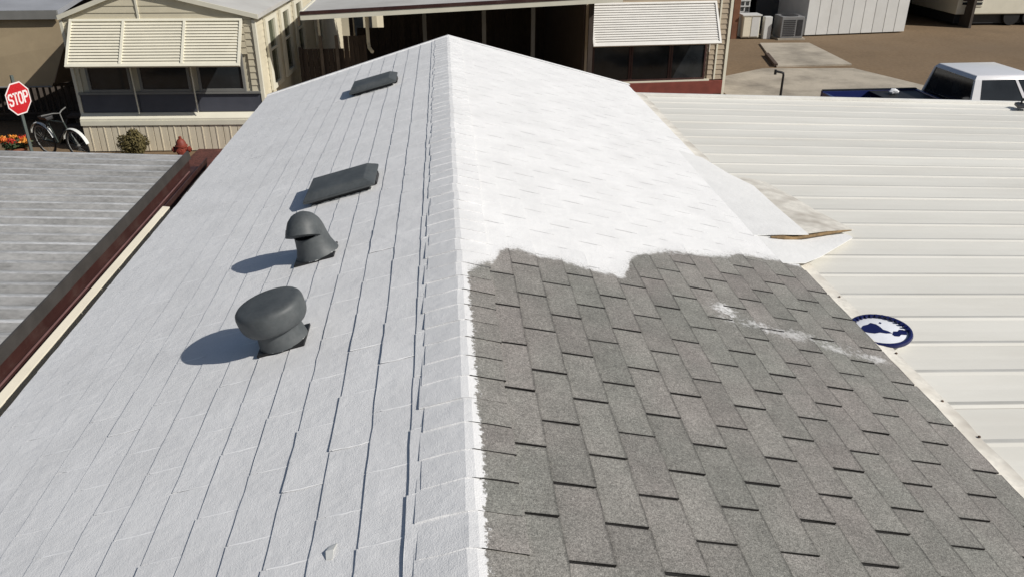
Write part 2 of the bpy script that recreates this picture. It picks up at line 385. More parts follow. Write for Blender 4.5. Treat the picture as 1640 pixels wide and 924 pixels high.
for i, (sc, side, M, sy, st, zs) in enumerate(tabs):
    vi = rnd.randrange(len(TABSETS[st]))
    M2 = M @ Matrix.Translation((rnd.uniform(-.0015, .0015), rnd.uniform(-.0015, .0015), rnd.uniform(0, .0006))) @ Matrix.Rotation(rnd.uniform(-.006, .006), 4, 'Z') @ Matrix.Diagonal((1, sy, zs, 1))
    if i < 300 and sc > 0:
        o = bpy.data.objects.new('shingle', TAB_MESH[st][vi]); COL.objects.link(o); o.parent = SLOPES[side]; o.matrix_local = M2
    else:
        vs, fs, mi = TABSETS[st][vi]; V, F, MI = rest[side]; k = len(V)
        V += [tuple(M2 @ Vector(p)) for p in vs]; F += [tuple(k + j for j in f) for f in fs]; MI += mi
for side in rest:
    o = bpy.data.objects.new('distant_shingles', geo_mesh('distant_shingles', *rest[side])); COL.objects.link(o)
    o.parent = SLOPES[side]; o['kind'] = 'stuff'

# ridge caps: bent pieces lapped along the ridge, butts towards the near end
def cap_geo(rnd):
    L = PITCH + .06; prof = []
    wl_, wr_ = .158 + rnd.uniform(-.005, .012), .152 + rnd.uniform(-.006, .006)
    def pt(d, side, h, y):
        X = side*d*C_; Z = -d*N_
        return (X + side*h*N_, y, Z + h*C_)
    rows = []
    for y, h in ((0, .0118), (L, .0068)):
        row = []
        for side, d in ((-1, wl_), (-1, wl_*.5), (-1, .012), (1, .012), (1, wr_*.5), (1, wr_)):
            jj = rnd.uniform(-.003, .003) if y == 0 else 0
            row.append(pt(d, side, h - (.0012 if d < .02 else 0), y + jj))
        rows.append(row)
    low = [[pt(d, side, .0062 if r == 0 else .0055, (0, L)[r]) for side, d in ((-1, wl_), (-1, wl_*.5), (-1, .012), (1, .012), (1, wr_*.5), (1, wr_))] for r in (0, 1)]
    n = 6; vs = rows[0] + rows[1] + low[0] + low[1]; fs = []; mi = []
    for i in range(n-1): fs.append((i, i+1, n+i+1, n+i)); mi.append(0)
    for i in range(n-1): fs.append((i, 2*n+i, 2*n+i+1, i+1)); mi.append(1)
    fs.append((0, n, 3*n, 2*n)); mi.append(1); fs.append((n-1, 3*n-1, 4*n-1, 2*n-1)); mi.append(1)
    return vs, fs, mi
caps = [geo_mesh('ridge_cap', *cap_geo(rnd)) for _ in range(8)]
y = Y0; i = 0
while y < YR - .1:
    o = link('ridge_cap', caps[rnd.randrange(8)], home, (rnd.uniform(-.004, .004), y - 4.6, RZ + rnd.uniform(0, .0006)), (0, 0, rnd.uniform(-.018, .018)))
    y += PITCH + rnd.uniform(-.006, .006)

# ------------------------------------------------------------------ roof vents
def on_roof(d, y, h=.006):
    return slope_matrix(-1, d, y, h)
def place(o, M): o.matrix_world = M; return o
def vent(name, label, d, y, turn=0.0):
    o = thing(name, (0, 0, 0), label, 'roof vent', group=None)
    o.matrix_world = on_roof(d, y) @ Matrix.Rotation(turn, 4, 'Z'); return o
v = vent('mushroom_vent', 'round dark grey mushroom vent with a drum cap, standing on the white roof', .810, 3.19)
MB().box(-.112, .112, -.098, .098, .0, .012).build('base_flange', M_BLACK, v, bevel=.003)
MB().lathe([(.114, .010), (.111, .03), (.106, .06), (.104, .125)], 40).build('neck', M_NECK, v, smooth=True)
MB().lathe([(.095, .104), (.126, .096), (.138, .100), (.147, .112), (.153, .126), (.156, .140), (.157, .186), (.153, .200), (.144, .209), (.128, .2135), (.07, .217), (.02, .218)], 48).build('cap', M_PLASTIC, v, smooth=True, angle=50)
MB().lathe([(.094, .094), (.094, .103)], 32).build('throat', M_BLACK, v)
v.scale = (.96, .96, .96)

v = vent('gooseneck_vent', 'dark grey gooseneck pipe vent with a hood, just beyond the round drum vent', .795, 4.12)
MB().box(-.112, .112, -.095, .095, 0, .012).build('base_flange', M_BLACK, v, bevel=.003)
# hood turned towards the near end and down the slope (local x is down the slope, local y is -world y)
hd = Vector((.28, .96, 0)).normalized()
pts = []; rs = []
for z, r in ((.008, .120), (.025, .110), (.06, .098), (.10, .091), (.125, .088)): pts.append(Vector((0, 0, z)) - hd*.02); rs.append(r)
for k in range(1, 11):
    a = R_(150)*k/10; pts.append(Vector((0, 0, .125)) - hd*.02 + hd*(.036*(1-math.cos(a))) + Vector((0, 0, .052*math.sin(a)))); rs.append(.088 - .0004*k)
MB().tube(pts, rs, 28).build('neck', M_NECK, v, smooth=True, angle=60)
e = pts[-1]; dr = (pts[-1]-pts[-2]).normalized()
rim = MB(); rim.tube([e - dr*.03, e - dr*.006, e + dr*.012], [.086, .091, .093], 28); rim.build('hood', M_PLASTIC, v, smooth=True)
MB().tube([e + dr*.0125, e + dr*.0135], [.084, .084], 28).build('mouth', M_PLASTIC, v)

def box_vent(label, d, y):
    v = vent('box_vent', label, d, y); v['group'] = 'low box vents on the roof'
    MB().box(-.20, .20, -.17, .17, .0, .004).build('base_flange', M_NECK, v)
    MB().box(-.19, .19, -.16, .16, .0041, .032).build('throat', M_BLACK, v)
    c = MB(); c.frustum((-.235, .235, -.20, .20), (-.240, .240, -.205, .205), .030, .046)
    c.frustum((-.2395, .2395, -.2045, .2045), (-.175, .205, -.165, .150), .0461, .083)
    c.build('cap', M_PLASTIC, v, bevel=.006, smooth=True, angle=30)
    for sx in (-1, 1): MB().box(sx*.225-.012, sx*.225+.012, -.10, .10, .004, .031).build('side_bracket', M_BLACK, v)
    return v
box_vent('low dark grey box vent right beside the gooseneck vent', .755, 5.17)
box_vent('low dark grey box vent alone near the far gable end of the roof', .773, 8.27)

M_FLAKE = mat('paint_flake_white', (.78, .78, .74), .7, .05, 20)
fl = MB(); fl.add([(-.012, -.03, .004), (.012, -.026, .002), (.016, .0, .010), (-.008, .002, .012), (-.006, .03, .004), (.014, .028, .002)], [(0, 1, 2, 3), (3, 2, 5, 4)])
fl.add([(-.012, -.03, .002), (.012, -.026, .0), (.016, .0, .008), (-.008, .002, .010), (-.006, .03, .002), (.014, .028, .0)], [(3, 2, 1, 0), (4, 5, 2, 3)])
o = fl.build('paint_flake', M_FLAKE); o.matrix_world = on_roof(.414, 1.78, .004); tag(o, 'tiny curled white flake lying on the white shingles near the ridge', 'flake')

# ------------------------------------------------------------------ patio cover beside the grey slope
PX0, PX1, PK, PZ = 2.215, 7.95, .04, RZ - .70
def pz(x): return PZ - PK*(x - 2.25)
patio = thing('patio_cover', (5.0, 5.3, 0), 'long white ribbed metal patio cover along the eave of the half painted roof', 'patio cover')
def ppart(mb, name, m, **kw):
    o = mb.build(name, m, patio, **kw); o.location = (-5.0, -5.3, 0); return o
PW = .305
prof = [(0, 0), (.022, .0065), (.030, .0068), (.062, -.0005), (.17, -.003), (PW-.001, 0)]
under = [(y_, z_-.004) for y_, z_ in prof][::-1]
pm = MB(); pp = prof + under
n = len(pp)
pm.add([(PX0, u, pz(PX0)+w) for u, w in pp] + [(PX1, u, pz(PX1)+w) for u, w in pp],
       [tuple(range(n)), tuple(range(n, 2*n))[::-1]] + [(i, n+i, n+(i+1) % n, (i+1) % n) for i in range(n)])
M_SEAM = mat('patio_seam_shade_grime', (.56, .55, .51), .5, .10, 4, dirt=(.40, .38, .33), dirt_amt=.5, dirt_scale=2.5, stretch=(.6, 2, 1), world_co=True)  # rib's far facet darkened: its shading put into the colour, with some grime
pm.mi[2 + 2] = 1; pm.mi[2 + 1] = 1
pme = pm.mesh('roof_panel', [M_PATIO, M_SEAM])
npan = 30; yfar = 9.86
for i in range(npan):
    o = link('roof_panel', pme, patio, (-5.0 + rnd.uniform(-.004, .004), yfar - (i+1)*PW - 5.3, rnd.uniform(-.002, .002)), (rnd.uniform(-.0004, .0004), 0, 0))
b = MB(); b.prism([(PX0, pz(PX0)-.12), (PX1, pz(PX1)-.12), (PX1, pz(PX1)+.036), (PX0, pz(PX0)+.036)], yfar+.004, yfar+.05, 'y'); ppart(b, 'end_fascia', M_WHITE)
b = MB(); b.box(PX1, PX1+.09, yfar-npan*PW, yfar, pz(PX1)-.12, pz(PX1)+.02); ppart(b, 'gutter', M_WHITE)
for yy in (1.2, 4.0, 6.9, 9.6):
    b = MB(); b.box(PX1-.09, PX1-.01, yy-.04, yy+.04, 0, pz(PX1)-.02); ppart(b, 'post', M_WHITE, bevel=.006)
for xx in (4.0, 6.0):
    b = MB(); b.box(xx-.04, xx+.04, .9, yfar-.05, pz(xx)-.14, pz(xx)-.01); ppart(b, 'beam', M_WHITE)
# wall flashing lying along the eave, dented, in two lengths
def flashing(name, y0, y1, seed, m, x0, wv, rise):
    r = random.Random(seed); b = MB(); n = max(6, int((y1-y0)/.16)); rows = []
    for i in range(n+1):
        y = y0 + (y1-y0)*i/n; j = r.uniform(-.008, .008); k = r.uniform(-.006, .006)
        xs = [(x0, rise + j*.6), (x0 + .035, rise*.75 + .006 + k), (x0 + wv*.55 + j, .040 + k), (x0 + wv + j*1.5, .0345)]
        rows.append([(x, y, pz(x) + h) for x, h in xs])
    vs = [p for row in rows for p in row]; vs += [(p[0], p[1], p[2]-.0025) for p in vs]
    K = len(rows)*4; fs = []
    for i in range(n):
        for q in range(3):
            a = i*4+q; fs.append((a, a+1, a+5, a+4)); fs.append((K+a, K+a+4, K+a+5, K+a+1))
        fs.append((i*4, i*4+4, K+i*4+4, K+i*4)); fs.append((i*4+3, K+i*4+3, K+i*4+7, i*4+7))
    fs.append((0, K, K+1, 1)); fs.append((1, K+1, K+2, 2)); fs.append((2, K+2, K+3, 3))
    b.add(vs, fs); return ppart(b, name, m, smooth=True)
flashing('eave_flashing', .9, 4.95, 3, M_FLASH, 2.20, .165, .085)
flashing('eave_flashing', 6.7, 9.84, 8, M_FLASH, 2.20, .17, .085)
M_RUST = mat('rusty_screw', (.10, .06, .04), .7, .2, 30)
for (x, y) in ((2.35, 3.62), (2.345, 3.16), (2.355, 2.87), (2.34, 4.3), (2.36, 2.5)):
    b = MB(); b.lathe([(.007, 0), (.007, .003), (.004, .006)], 10, Matrix.Translation((x, y, pz(x)+.038))); ppart(b, 'screw', M_RUST)

# painted cricket and the two loose sheets where roof meets patio
M_ROOFWHITE = mat('thick_white_coating', (.71, .71, .70), .7, .04, 5, bump=.3, bump_scale=30, world_co=True)
M_BROWNEDGE = mat('torn_brown_edge', (.20, .13, .06), .8, .3, 20, world_co=True)
def sheet(name, grid, thick, mats, label, cat, edge_rows=()):
    root = thing(name, (grid[0][0][0], grid[0][0][1], 0), label, cat)
    o0 = Vector((grid[0][0][0], grid[0][0][1], 0)); b = MB(); nr, nc = len(grid), len(grid[0])
    top = [Vector(p)-o0 for r in grid for p in r]; bot = [p - Vector((0, 0, thick)) for p in top]; K = len(top); fs = []
    for i in range(nr-1):
        for j in range(nc-1):
            a = i*nc+j; fs.append((a, a+1, a+nc+1, a+nc)); fs.append((K+a, K+a+nc, K+a+nc+1, K+a+1))
    for i in range(nr-1):
        a = i*nc; fs.append((a, a+nc, K+a+nc, K+a)); a = i*nc+nc-1; fs.append((a, K+a, K+a+nc, a+nc))
    for j in range(nc-1):
        a = j; fs.append((a, K+a, K+a+1, a+1)); a = (nr-1)*nc+j; fs.append((a, a+1, K+a+1, K+a))
    b.add(top+bot, fs); b.build('sheet', mats[0], root, smooth=True, angle=50); return root, o0
rz_ = lambda x: RZ - S*x + .014
gridA = [[(2.02, 5.00, rz_(2.02)-.012), (2.02, 5.7, rz_(2.02)-.012), (2.02, 6.3, rz_(2.02)-.012), (2.02, 7.05, rz_(2.02)-.012)],
         [(2.24, 5.04, rz_(2.24)+.03), (2.26, 5.7, rz_(2.26)+.004), (2.26, 6.35, rz_(2.26)+.002), (2.24, 6.92, rz_(2.24))],
         [(2.50, 5.17, rz_(2.44)+.02), (2.50, 5.75, rz_(2.46)+.006), (2.50, 6.3, rz_(2.46)), (2.42, 6.70, pz(2.42)+.045)]]
rootA, oA = sheet('roof_extension_sheet', gridA, .006, [M_ROOFWHITE], 'white painted roof sheet bulging out over the patio cover at the eave', 'roof sheet')
gridB = [[(2.47, 5.19, rz_(2.44)+.016), (2.47, 5.75, rz_(2.46)-.002), (2.47, 6.3, rz_(2.46)-.008), (2.40, 6.68, pz(2.40)+.038)],
         [(2.68, 5.27, pz(2.68)+.085), (2.66, 5.78, pz(2.66)+.055), (2.66, 6.2, pz(2.66)+.045), (2.58, 6.6, pz(2.58)+.036)],
         [(2.95, 5.40, pz(2.95)+.045), (2.84, 5.82, pz(2.84)+.036), (2.78, 6.15, pz(2.78)+.036), (2.68, 6.52, pz(2.68)+.0355)]]
rootB, oB = sheet('lifted_flashing_sheet', gridB, .004, [M_FLASH], 'grey pointed flashing sheet lifting at its tip on the patio cover', 'flashing')
gridC = [[(2.06, 4.56, rz_(2.06)-.012), (2.06, 4.84, rz_(2.06)-.012), (2.06, 5.10, rz_(2.06)-.012)],
         [(2.24, 4.62, rz_(2.24)+.002), (2.24, 4.85, rz_(2.24)+.001), (2.24, 5.12, rz_(2.24)-.002)],
         [(2.46, 4.86, pz(2.46)+.060), (2.46, 5.02, pz(2.46)+.062), (2.44, 5.16, pz(2.44)+.066)],
         [(2.88, 5.26, pz(2.88)+.036), (2.88, 5.30, pz(2.88)+.036), (2.86, 5.34, pz(2.86)+.036)]]
rootC, oC = sheet('lower_flashing_sheet', gridC, .004, [M_ROOFWHITE], 'small white wedge of flashing below the torn brown sheet edge', 'flashing')
tb = MB(); pts = [(2.15, 5.00, rz_(2.15)+.004), (2.25, 5.03, rz_(2.25)+.010), (2.36, 5.10, rz_(2.36)+.000), (2.50, 5.165, rz_(2.44)+.006), (2.70, 5.27, pz(2.70)+.068), (2.93, 5.39, pz(2.93)+.042)]
tb.tube([Vector(p)-oA for p in pts], [.006, .016, .012, .012, .013, .004], 6); tb.build('torn_edge', M_BROWNEDGE, rootA)

# ------------------------------------------------------------------ pail lid on the patio cover
M_BLUE = mat('blue_plastic', (.008, .012, .075), .35, .12, 10)
M_LIDW = mat('lid_white', (.80, .82, .86), .4, .05, 12)
lid = thing('pail_lid', (2.375, 3.855, pz(2.375)+.035), 'round white pail lid with a notched blue rim and blue marks', 'pail lid')
MB().lathe([(.165, .0), (.165, .012), (.155, .016), (.02, .016)], 48).build('disc', M_LIDW, lid, smooth=True)
rim = MB(); n = 48
rim.lathe([(.160, .0), (.182, .002), (.186, .014), (.182, .026), (.170, .030), (.161, .026), (.159, .014)], n, cap=False); rim.build('rim', M_BLUE, lid, smooth=True)
tbm = MB(); tbm.box(.146, .172, -.0065, .0065, .017, .032); tme = tbm.mesh('rim_notch', M_BLUE)
for k in range(15): link('rim_notch', tme, lid, rot=(0, 0, -.2 + 2*math.pi*k/30))
def mark(pts):
    pts = [(a*1.18 - .004, c*1.25) for a, c in pts]; MB().prism(pts, .0165, .0178, 'z').build('blue_mark', M_BLUE, lid)
mark([(-.085, .03), (-.06, .055), (-.03, .062), (-.01, .075), (.012, .058), (.02, .03), (.022, .005), (.04, -.012), (.05, -.034), (.02, -.03), (-.005, -.018), (-.035, -.022), (-.062, -.012), (-.088, .008)])
mark([(.045, -.045), (.065, -.018), (.085, -.022), (.10, -.008), (.118, -.012), (.125, -.035), (.112, -.058), (.088, -.052), (.07, -.066), (.05, -.06)])
mark([(.03, .065), (.04, .075), (.046, .066), (.038, .058)])
lid.rotation_euler = (R_(2), R_(-3), 0); lid.scale = (.93, .93, .93)

# black bracket lying at the far edge of the patio cover
br = thing('bracket', (7.12, 9.60, pz(7.12)+.034), 'small black metal bracket with a thin arm lying on the white patio cover', 'bracket')
b = MB(); b.prism([(-.10, -.10), (.06, -.10), (.09, .02), (.05, .12), (-.02, .09), (-.06, -.02)], 0, .035, 'z'); b.build('plate', M_DARKMETAL, br, bevel=.006)
b = MB(); b.tube([(.02, .02, .035), (.02, .02, .09), (.22, -.06, .075), (.48, -.16, .05), (.50, -.30, .02)], .016, 8); b.build('arm', M_DARKMETAL, br, smooth=True)

# ------------------------------------------------------------------ left carport with galvanised roof
GK = .05; GX1 = -2.615; GZ = 2.545
def gz(x): return GZ + GK*(GX1 - x)
carport = thing('carport', (-4.6, 4.6, 0), 'carport with streaked galvanised corrugated roof and maroon gutter', 'carport')
def cpart(mb, name, m, **kw):
    o = mb.build(name, m, carport, **kw); o.location = (4.6, -4.6, 0); return o
GX0 = -6.6; CP = .17; NR = 5
prof = []
for k in range(NR):
    for q in range(8): prof.append((k*CP + CP*q/8, .0145*(1 - math.cos(2*math.pi*q/8))))
prof.append((NR*CP-.0015, 0)); pp = prof + [(u, w-.003) for u, w in prof][::-1]; n = len(pp)
gm = MB(); gm.add([(GX0, u, gz(GX0)+w) for u, w in pp] + [(GX1, u, gz(GX1)+w) for u, w in pp],
                  [tuple(range(n)), tuple(range(n, 2*n))[::-1]] + [(i, n+i, n+(i+1) % n, (i+1) % n) for i in range(n)])
M_GALV_SHADE = mat('galvanised_shade_valley', (.35, .345, .33), .5, .22, 2.5, fine=.18, fine_scale=24, dirt=(.50, .495, .48), dirt_amt=.8, dirt_scale=2.2, stretch=(1.0, 2.2, 1), metallic=.25, world_co=True, rnd=.12)  # valley faces coloured darker to stand in for the metal's reflection contrast
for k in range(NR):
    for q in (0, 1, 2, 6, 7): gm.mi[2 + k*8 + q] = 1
gme = gm.mesh('roof_panel', [M_GALV, M_GALV_SHADE], smooth=True, angle=45); gfar = 8.05
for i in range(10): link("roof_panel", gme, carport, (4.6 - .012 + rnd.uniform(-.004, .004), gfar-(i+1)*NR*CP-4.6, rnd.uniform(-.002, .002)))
gy0 = gfar - 10*NR*CP
b = MB(); b.prism([(GX1-.012, gz(GX1)+.042), (GX1+.006, gz(GX1)+.042), (GX1+.016, gz(GX1)-.03), (GX1+.012, gz(GX1)-.03), (GX1+.002, gz(GX1)+.048), (GX1-.012, gz(GX1)+.048)], gy0, gfar+.005, 'y'); cpart(b, 'edge_trim', mat('dull_grey_trim', (.055, .050, .046), .6, .2, 5))
b = MB(); b.prism([(-2.64, 2.415), (-2.465, 2.415), (-2.445, 2.515), (-2.457, 2.515), (-2.473, 2.427), (-2.628, 2.427), (-2.628, 2.515), (-2.64, 2.515)], gy0, gfar+.02, 'y'); cpart(b, 'gutter', M_MAROON)
b = MB(); b.tube([(-2.54, gy0, 2.475), (-2.54, gfar-.3, 2.475)], .007, 6); cpart(b, 'gutter_rod', mat('dull_pink_rod', (.16, .085, .08), .5, .2, 6))
b = MB(); b.box(-2.76, -2.66, gy0, gfar-.02, 2.36, 2.515); cpart(b, 'beam', M_MAROON)
b = MB(); b.box(-2.462, -2.385, gy0, gfar+.02, 2.395, 2.4135); cpart(b, 'gutter_ledge', M_MAROON)
b = MB(); b.box(-6.5, -6.4, gy0, gfar-.02, gz(-6.45)-.17, gz(-6.45)-.008); cpart(b, 'beam', M_MAROON)
for (x, z) in ((-2.71, 2.36), (-6.45, gz(-6.45)-.17)):
    for yy in (gy0+.3, 2.4, 5.2, 7.7):
        b = MB(); b.box(x-.045, x+.045, yy-.045, yy+.045, 0, z); cpart(b, 'post', M_MAROON)
b = MB(); b.prism([(-2.442, 2.414), (-2.385, 2.414), (-2.385, 2.532), (-2.442, 2.540)], gy0, 6.62, 'y')
o = b.build('trim_strip', M_CREAM, bevel=.004); tag(o, 'long narrow cream trim strip lying along the maroon gutter', 'trim strip')

# ------------------------------------------------------------------ background: helpers for houses
def lap_siding(b, ox, oy, dx, dy, nx, ny, span, z0, z1, step=.13, t=.016):
    """overlapping boards on a wall from origin along (dx,dy), facing (nx,ny); span(z) -> (a,b)"""
    z = z0
    while z < z1 - .01:
        zt = min(z + step, z1); a, c = span(z); a2, c2 = span(zt)
        if c - a > .02:
            c2 = max(c2, a2 + .01)
            P = lambda s_, h, zz: (ox + dx*s_ + nx*h, oy + dy*s_ + ny*h, zz)
            b.add([P(a, .0, z), P(c, .0, z), P(c2, 0, zt), P(a2, 0, zt), P(a, t, z), P(c, t, z), P(c2, .003, zt), P(a2, .003, zt)],
                  [(0,3,2,1),(4,5,6,7),(0,1,5,4),(1,2,6,5),(2,3,7,6),(3,0,4,7)])
        z += step
def frame_window(root, x0, x1, z0, z1, y, m_frame, m_glass, fw=.05, mull=0, name='window'):
    """window in a wall facing -y (local), its outside at y"""
    f = MB(); f.box(x0-fw, x0, y-.035, y+.02, z0-fw, z1+fw).box(x1, x1+fw, y-.035, y+.02, z0-fw, z1+fw)
    f.box(x0, x1, y-.035, y+.02, z1, z1+fw).box(x0, x1, y-.035, y+.02, z0-fw, z0)
    w = f.build(name, m_frame, root)
    p = MB(); p.box(x0, x1, y-.008, y+.004, z0, z1); p.build('pane', m_glass, w)
    for k in range(mull):
        xm = x0 + (x1-x0)*(k+1)/(mull+1); q = MB(); q.box(xm-.018, xm+.018, y-.03, y-.010, z0, z1); q.build('mullion', m_frame, w)
    return w
def louvre_awning(root, x0, x1, y_wall, z_top, z_bot, out, m_slat, m_frame, divs, n=15, arms=(), arm_to=None):
    """sloping louvred metal awning, hinged at the wall (local frame, facing -y)"""
    aw = MB(); rise = z_top - z_bot; L = math.hypot(out, rise); ang = math.atan2(rise, out)
    Mx = Matrix.Translation((0, y_wall, z_top)) @ Matrix.Rotation(ang, 4, 'X')    # local -y runs down the slope
    fr = MB(); fr.box(x0, x1, -.05, 0, -.02, .025, Mx).box(x0, x1, -L, -L+.055, -.03, .022, Mx)
    for xd in [x0] + list(divs) + [x1-.05]: fr.box(xd, xd+.05, -L+.0555, -.0505, -.02, .024, Mx)
    a = fr.build('awning', m_frame, root)
    edges = [x0+.05] + [q for d_ in divs for q in (d_, d_+.05)] + [x1-.05]
    for s_ in range(0, len(edges)-1, 2):
        sl = MB()
        for k in range(n):
            yy = -.055 - (L-.115)*k/n; st = (L-.115)/n
            sl.add([(edges[s_]+.002, yy, -.012), (edges[s_+1]-.002, yy, -.012), (edges[s_+1]-.002, yy-st*1.05, .012), (edges[s_]+.002, yy-st*1.05, .012),
                    (edges[s_]+.002, yy, -.016), (edges[s_+1]-.002, yy, -.016), (edges[s_+1]-.002, yy-st*1.05, .007), (edges[s_]+.002, yy-st*1.05, .007)],
                   [(0,3,2,1),(4,5,6,7),(0,1,5,4),(1,2,6,5),(2,3,7,6),(3,0,4,7)], Mx)
        o = sl.build('louvre_slats', m_slat, a); o['kind'] = 'stuff'
    for xa in arms:
        t = MB(); t.tube([(xa, arm_to[0]-.02, z_bot+.12), (xa, arm_to[0], arm_to[1])], .014, 6); t.build('support_arm', m_frame, a)
    return a
M_SIDE = mat('beige_siding', (.64, .585, .44), .6, .05, 3, dirt=(.36, .32, .24), dirt_amt=.3)
M_SIDE2 = mat('tan_siding', (.42, .345, .25), .6, .06, 3, dirt=(.3, .25, .18), dirt_amt=.3)
M_TRIM = mat('cream_trim', (.73, .70, .575), .5, .05, 3)
M_AWN = mat('cream_awning', (.73, .695, .57), .5, .05, 3)
M_AWNW = mat('white_awning', (.70, .685, .645), .5, .05, 3)
M_GREYFR = mat('grey_frame', (.20, .20, .19), .5, .08, 4)
M_DKPANEL = mat('dark_blue_panel', (.075, .08, .10), .45, .1, 3)
M_SKIRT = mat('skirting_panel', (.72, .65, .50), .6, .07, 3, dirt=(.32, .27, .2), dirt_amt=.5, dirt_scale=3, stretch=(4, 1, .6), rnd=.06)
M_BROWN = mat('dark_brown_wood', (.062, .046, .036), .8, .25, 4, stretch=(6, 6, 1), rnd=.2)
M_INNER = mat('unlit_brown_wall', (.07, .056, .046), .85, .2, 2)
M_GREYROOF = mat('pale_metal_roof', (.50, .49, .46), .55, .08, 1, dirt=(.34, .32, .29), dirt_amt=.5)
M_BLUEROOF = mat('blue_grey_roof', (.30, .31, .33), .6, .1, 1, dirt=(.2, .2, .21), dirt_amt=.4)
def glass(name, tint=(.012, .014, .016)):
    m, t, b = new_mat(name); n = t.noise(t.node('ShaderNodeTexCoord').outputs['Object'], 1.6, 3)
    t.l.new(t.mix(t.mapr(n, .35, .65), (*tint, 1), tuple(c*2.2 for c in tint) + (1,)), b.inputs['Base Color'])
    b.inputs['Roughness'].default_value = .08; b.inputs['Specular IOR Level'].default_value = .5; return m
M_GLASS = glass('dark_glass')

# ------------------------------------------------------------------ beige house with three-bay louvred awning
H1 = thing('beige_house', (-5.66, 17.12, 0), 'beige gabled mobile home with a three-bay cream louvred awning and panel skirting', 'house', rz=R_(-2.5))
hw = 1.86; D1 = 10.5; AX = -.35; ZA, ZE = 3.24, 2.66
b = MB(); b.prism([(-hw+.02, .05), (hw-.02, .05), (hw-.02, ZE-.04), (AX, ZA-.10), (-hw+.02, ZE-.04)], .02, D1, 'y'); b.build('wall', M_SIDE, H1)
sd = MB()
lap_siding(sd, -hw, 0, 1, 0, 0, -1, lambda z: (0, .12) , 1.2, ZE-.05)
lap_siding(sd, hw-.20, 0, 1, 0, 0, -1, lambda z: (0, .20), 1.2, ZE-.05)
lap_siding(sd, 0, 0, 1, 0, 0, -1, lambda z: (max(-hw, -hw + (z-ZE)/(ZA-ZE)*(hw+AX)), min(hw, hw - (z-ZE)/(ZA-ZE)*(hw-AX))), ZE-.04, ZA-.12)
lap_siding(sd, -hw+.12, 0, 1, 0, 0, -1, lambda z: (0, 2*hw-.32), 1.95, ZE-.05)
o = sd.build('siding', M_SIDE, H1); o['kind'] = 'stuff'
sd = MB(); lap_siding(sd, hw-.02, 0.0, 0, 1, 1, 0, lambda z: (.02, D1), .5, ZE-.04); o = sd.build('siding', M_SIDE, H1); o['kind'] = 'stuff'
b = MB(); b.box(hw-.03, hw+.035, -.035, .06, .2, ZE-.05); b.build('corner_trim', M_TRIM, H1)
b = MB(); b.box(-hw-.03, -hw+.03, -.035, .06, .2, ZE-.05); b.build('corner_trim', M_TRIM, H1)
b = MB(); b.box(AX-.02, AX+.02, -.03, -.002, ZE-.03, ZA-.13); b.build('centre_trim', M_TRIM, H1)
# roof with front overhang
for sx in (-1, 1):
    xe = hw+.12 if sx > 0 else -hw-.03
    ze = ZE + .02
    b = MB(); b.prism([(AX, ZA-.05), (xe, ze-.05), (xe, ze+.03), (AX, ZA+.03)], -.05, D1+.2, 'y'); b.build('roof', M_GREYROOF, H1)
    b = MB(); b.prism([(AX, ZA-.055), (xe, ze-.055), (xe, ze+.035), (AX, ZA+.035)], -.080, -.052, 'y'); b.build('rake_board', M_TRIM, H1)
# porch windows, sill, panels
for x0, x1 in ((-1.55, -.78), (-.52, .40), (.66, 1.50)): frame_window(H1, x0, x1, 1.27, 1.92, -.02, M_GREYFR, M_GLASS, .05)
b = MB(); b.box(-hw+.03, hw-.03, -.06, .015, 1.17, 1.215); b.build('window_sill', M_GREYFR, H1)
for k, (x0, x1) in enumerate(((-hw+.04, -.66), (-.65, .53), (.54, hw-.04))):
    b = MB(); b.box(x0, x1, -.022, .012, .80, 1.168); b.build('wall_panel', M_DKPANEL, H1, bevel=.006)
b = MB(); b.prism([(-.16, .60), (-.16, .70), (-.03, .79), (.015, .79), (.015, .60)], -hw-.01, hw+.01, 'x'); b.build('ledge', M_TRIM, H1)
b = MB(); b.box(-hw-.01, hw+.01, -.175, -.162, .565, .66); b.build('ledge_trim', M_TRIM, H1)
xs = -hw
while xs < hw - .05:
    w_ = min(.285, hw - xs); b = MB(); b.box(xs+.006, xs+w_-.006, -.15, -.125, .02, .595)
    b.box(xs+w_*.45, xs+w_*.55, -.158, -.1495, .02, .595); b.build('skirting_panel', M_SKIRT, H1, bevel=.004); xs += .285
b = MB(); b.box(-hw, hw, -.12, .01, .0, .59); b.build('base_wall', M_DKPANEL, H1)
louvre_awning(H1, -1.68, 1.66, -.03, 2.63, 1.835, .62, M_AWN, M_TRIM, (-.66, .52), 14, (-.66, .53), (-.13, .80))
# side windows (facing the mobile home's right-hand neighbour)
for y0_, y1_, z0_ in ((.95, 1.55, 1.15), (2.35, 2.95, 1.15), (3.8, 4.4, 1.2), (6.2, 6.9, 1.2)):
    f = MB(); f.box(hw+.0, hw+.05, y0_-.20, y0_, z0_-.1, 2.52).box(hw, hw+.05, y1_, y1_+.20, z0_-.1, 2.52).box(hw, hw+.05, y0_, y1_, z0_-.1, z0_).box(hw, hw+.05, y0_, y1_, 2.44, 2.52)
    f.box(hw+.01, hw+.04, y0_, y1_, 1.83, 1.87)
    w = f.build('window', M_TRIM, H1); p = MB(); p.box(hw-.01, hw+.012, y0_, y1_, z0_, 2.44); p.build('pane', glass('curtained_glass', (.07, .075, .05)), w)
    for s_ in (y0_-.42, y1_+.22):
        pass

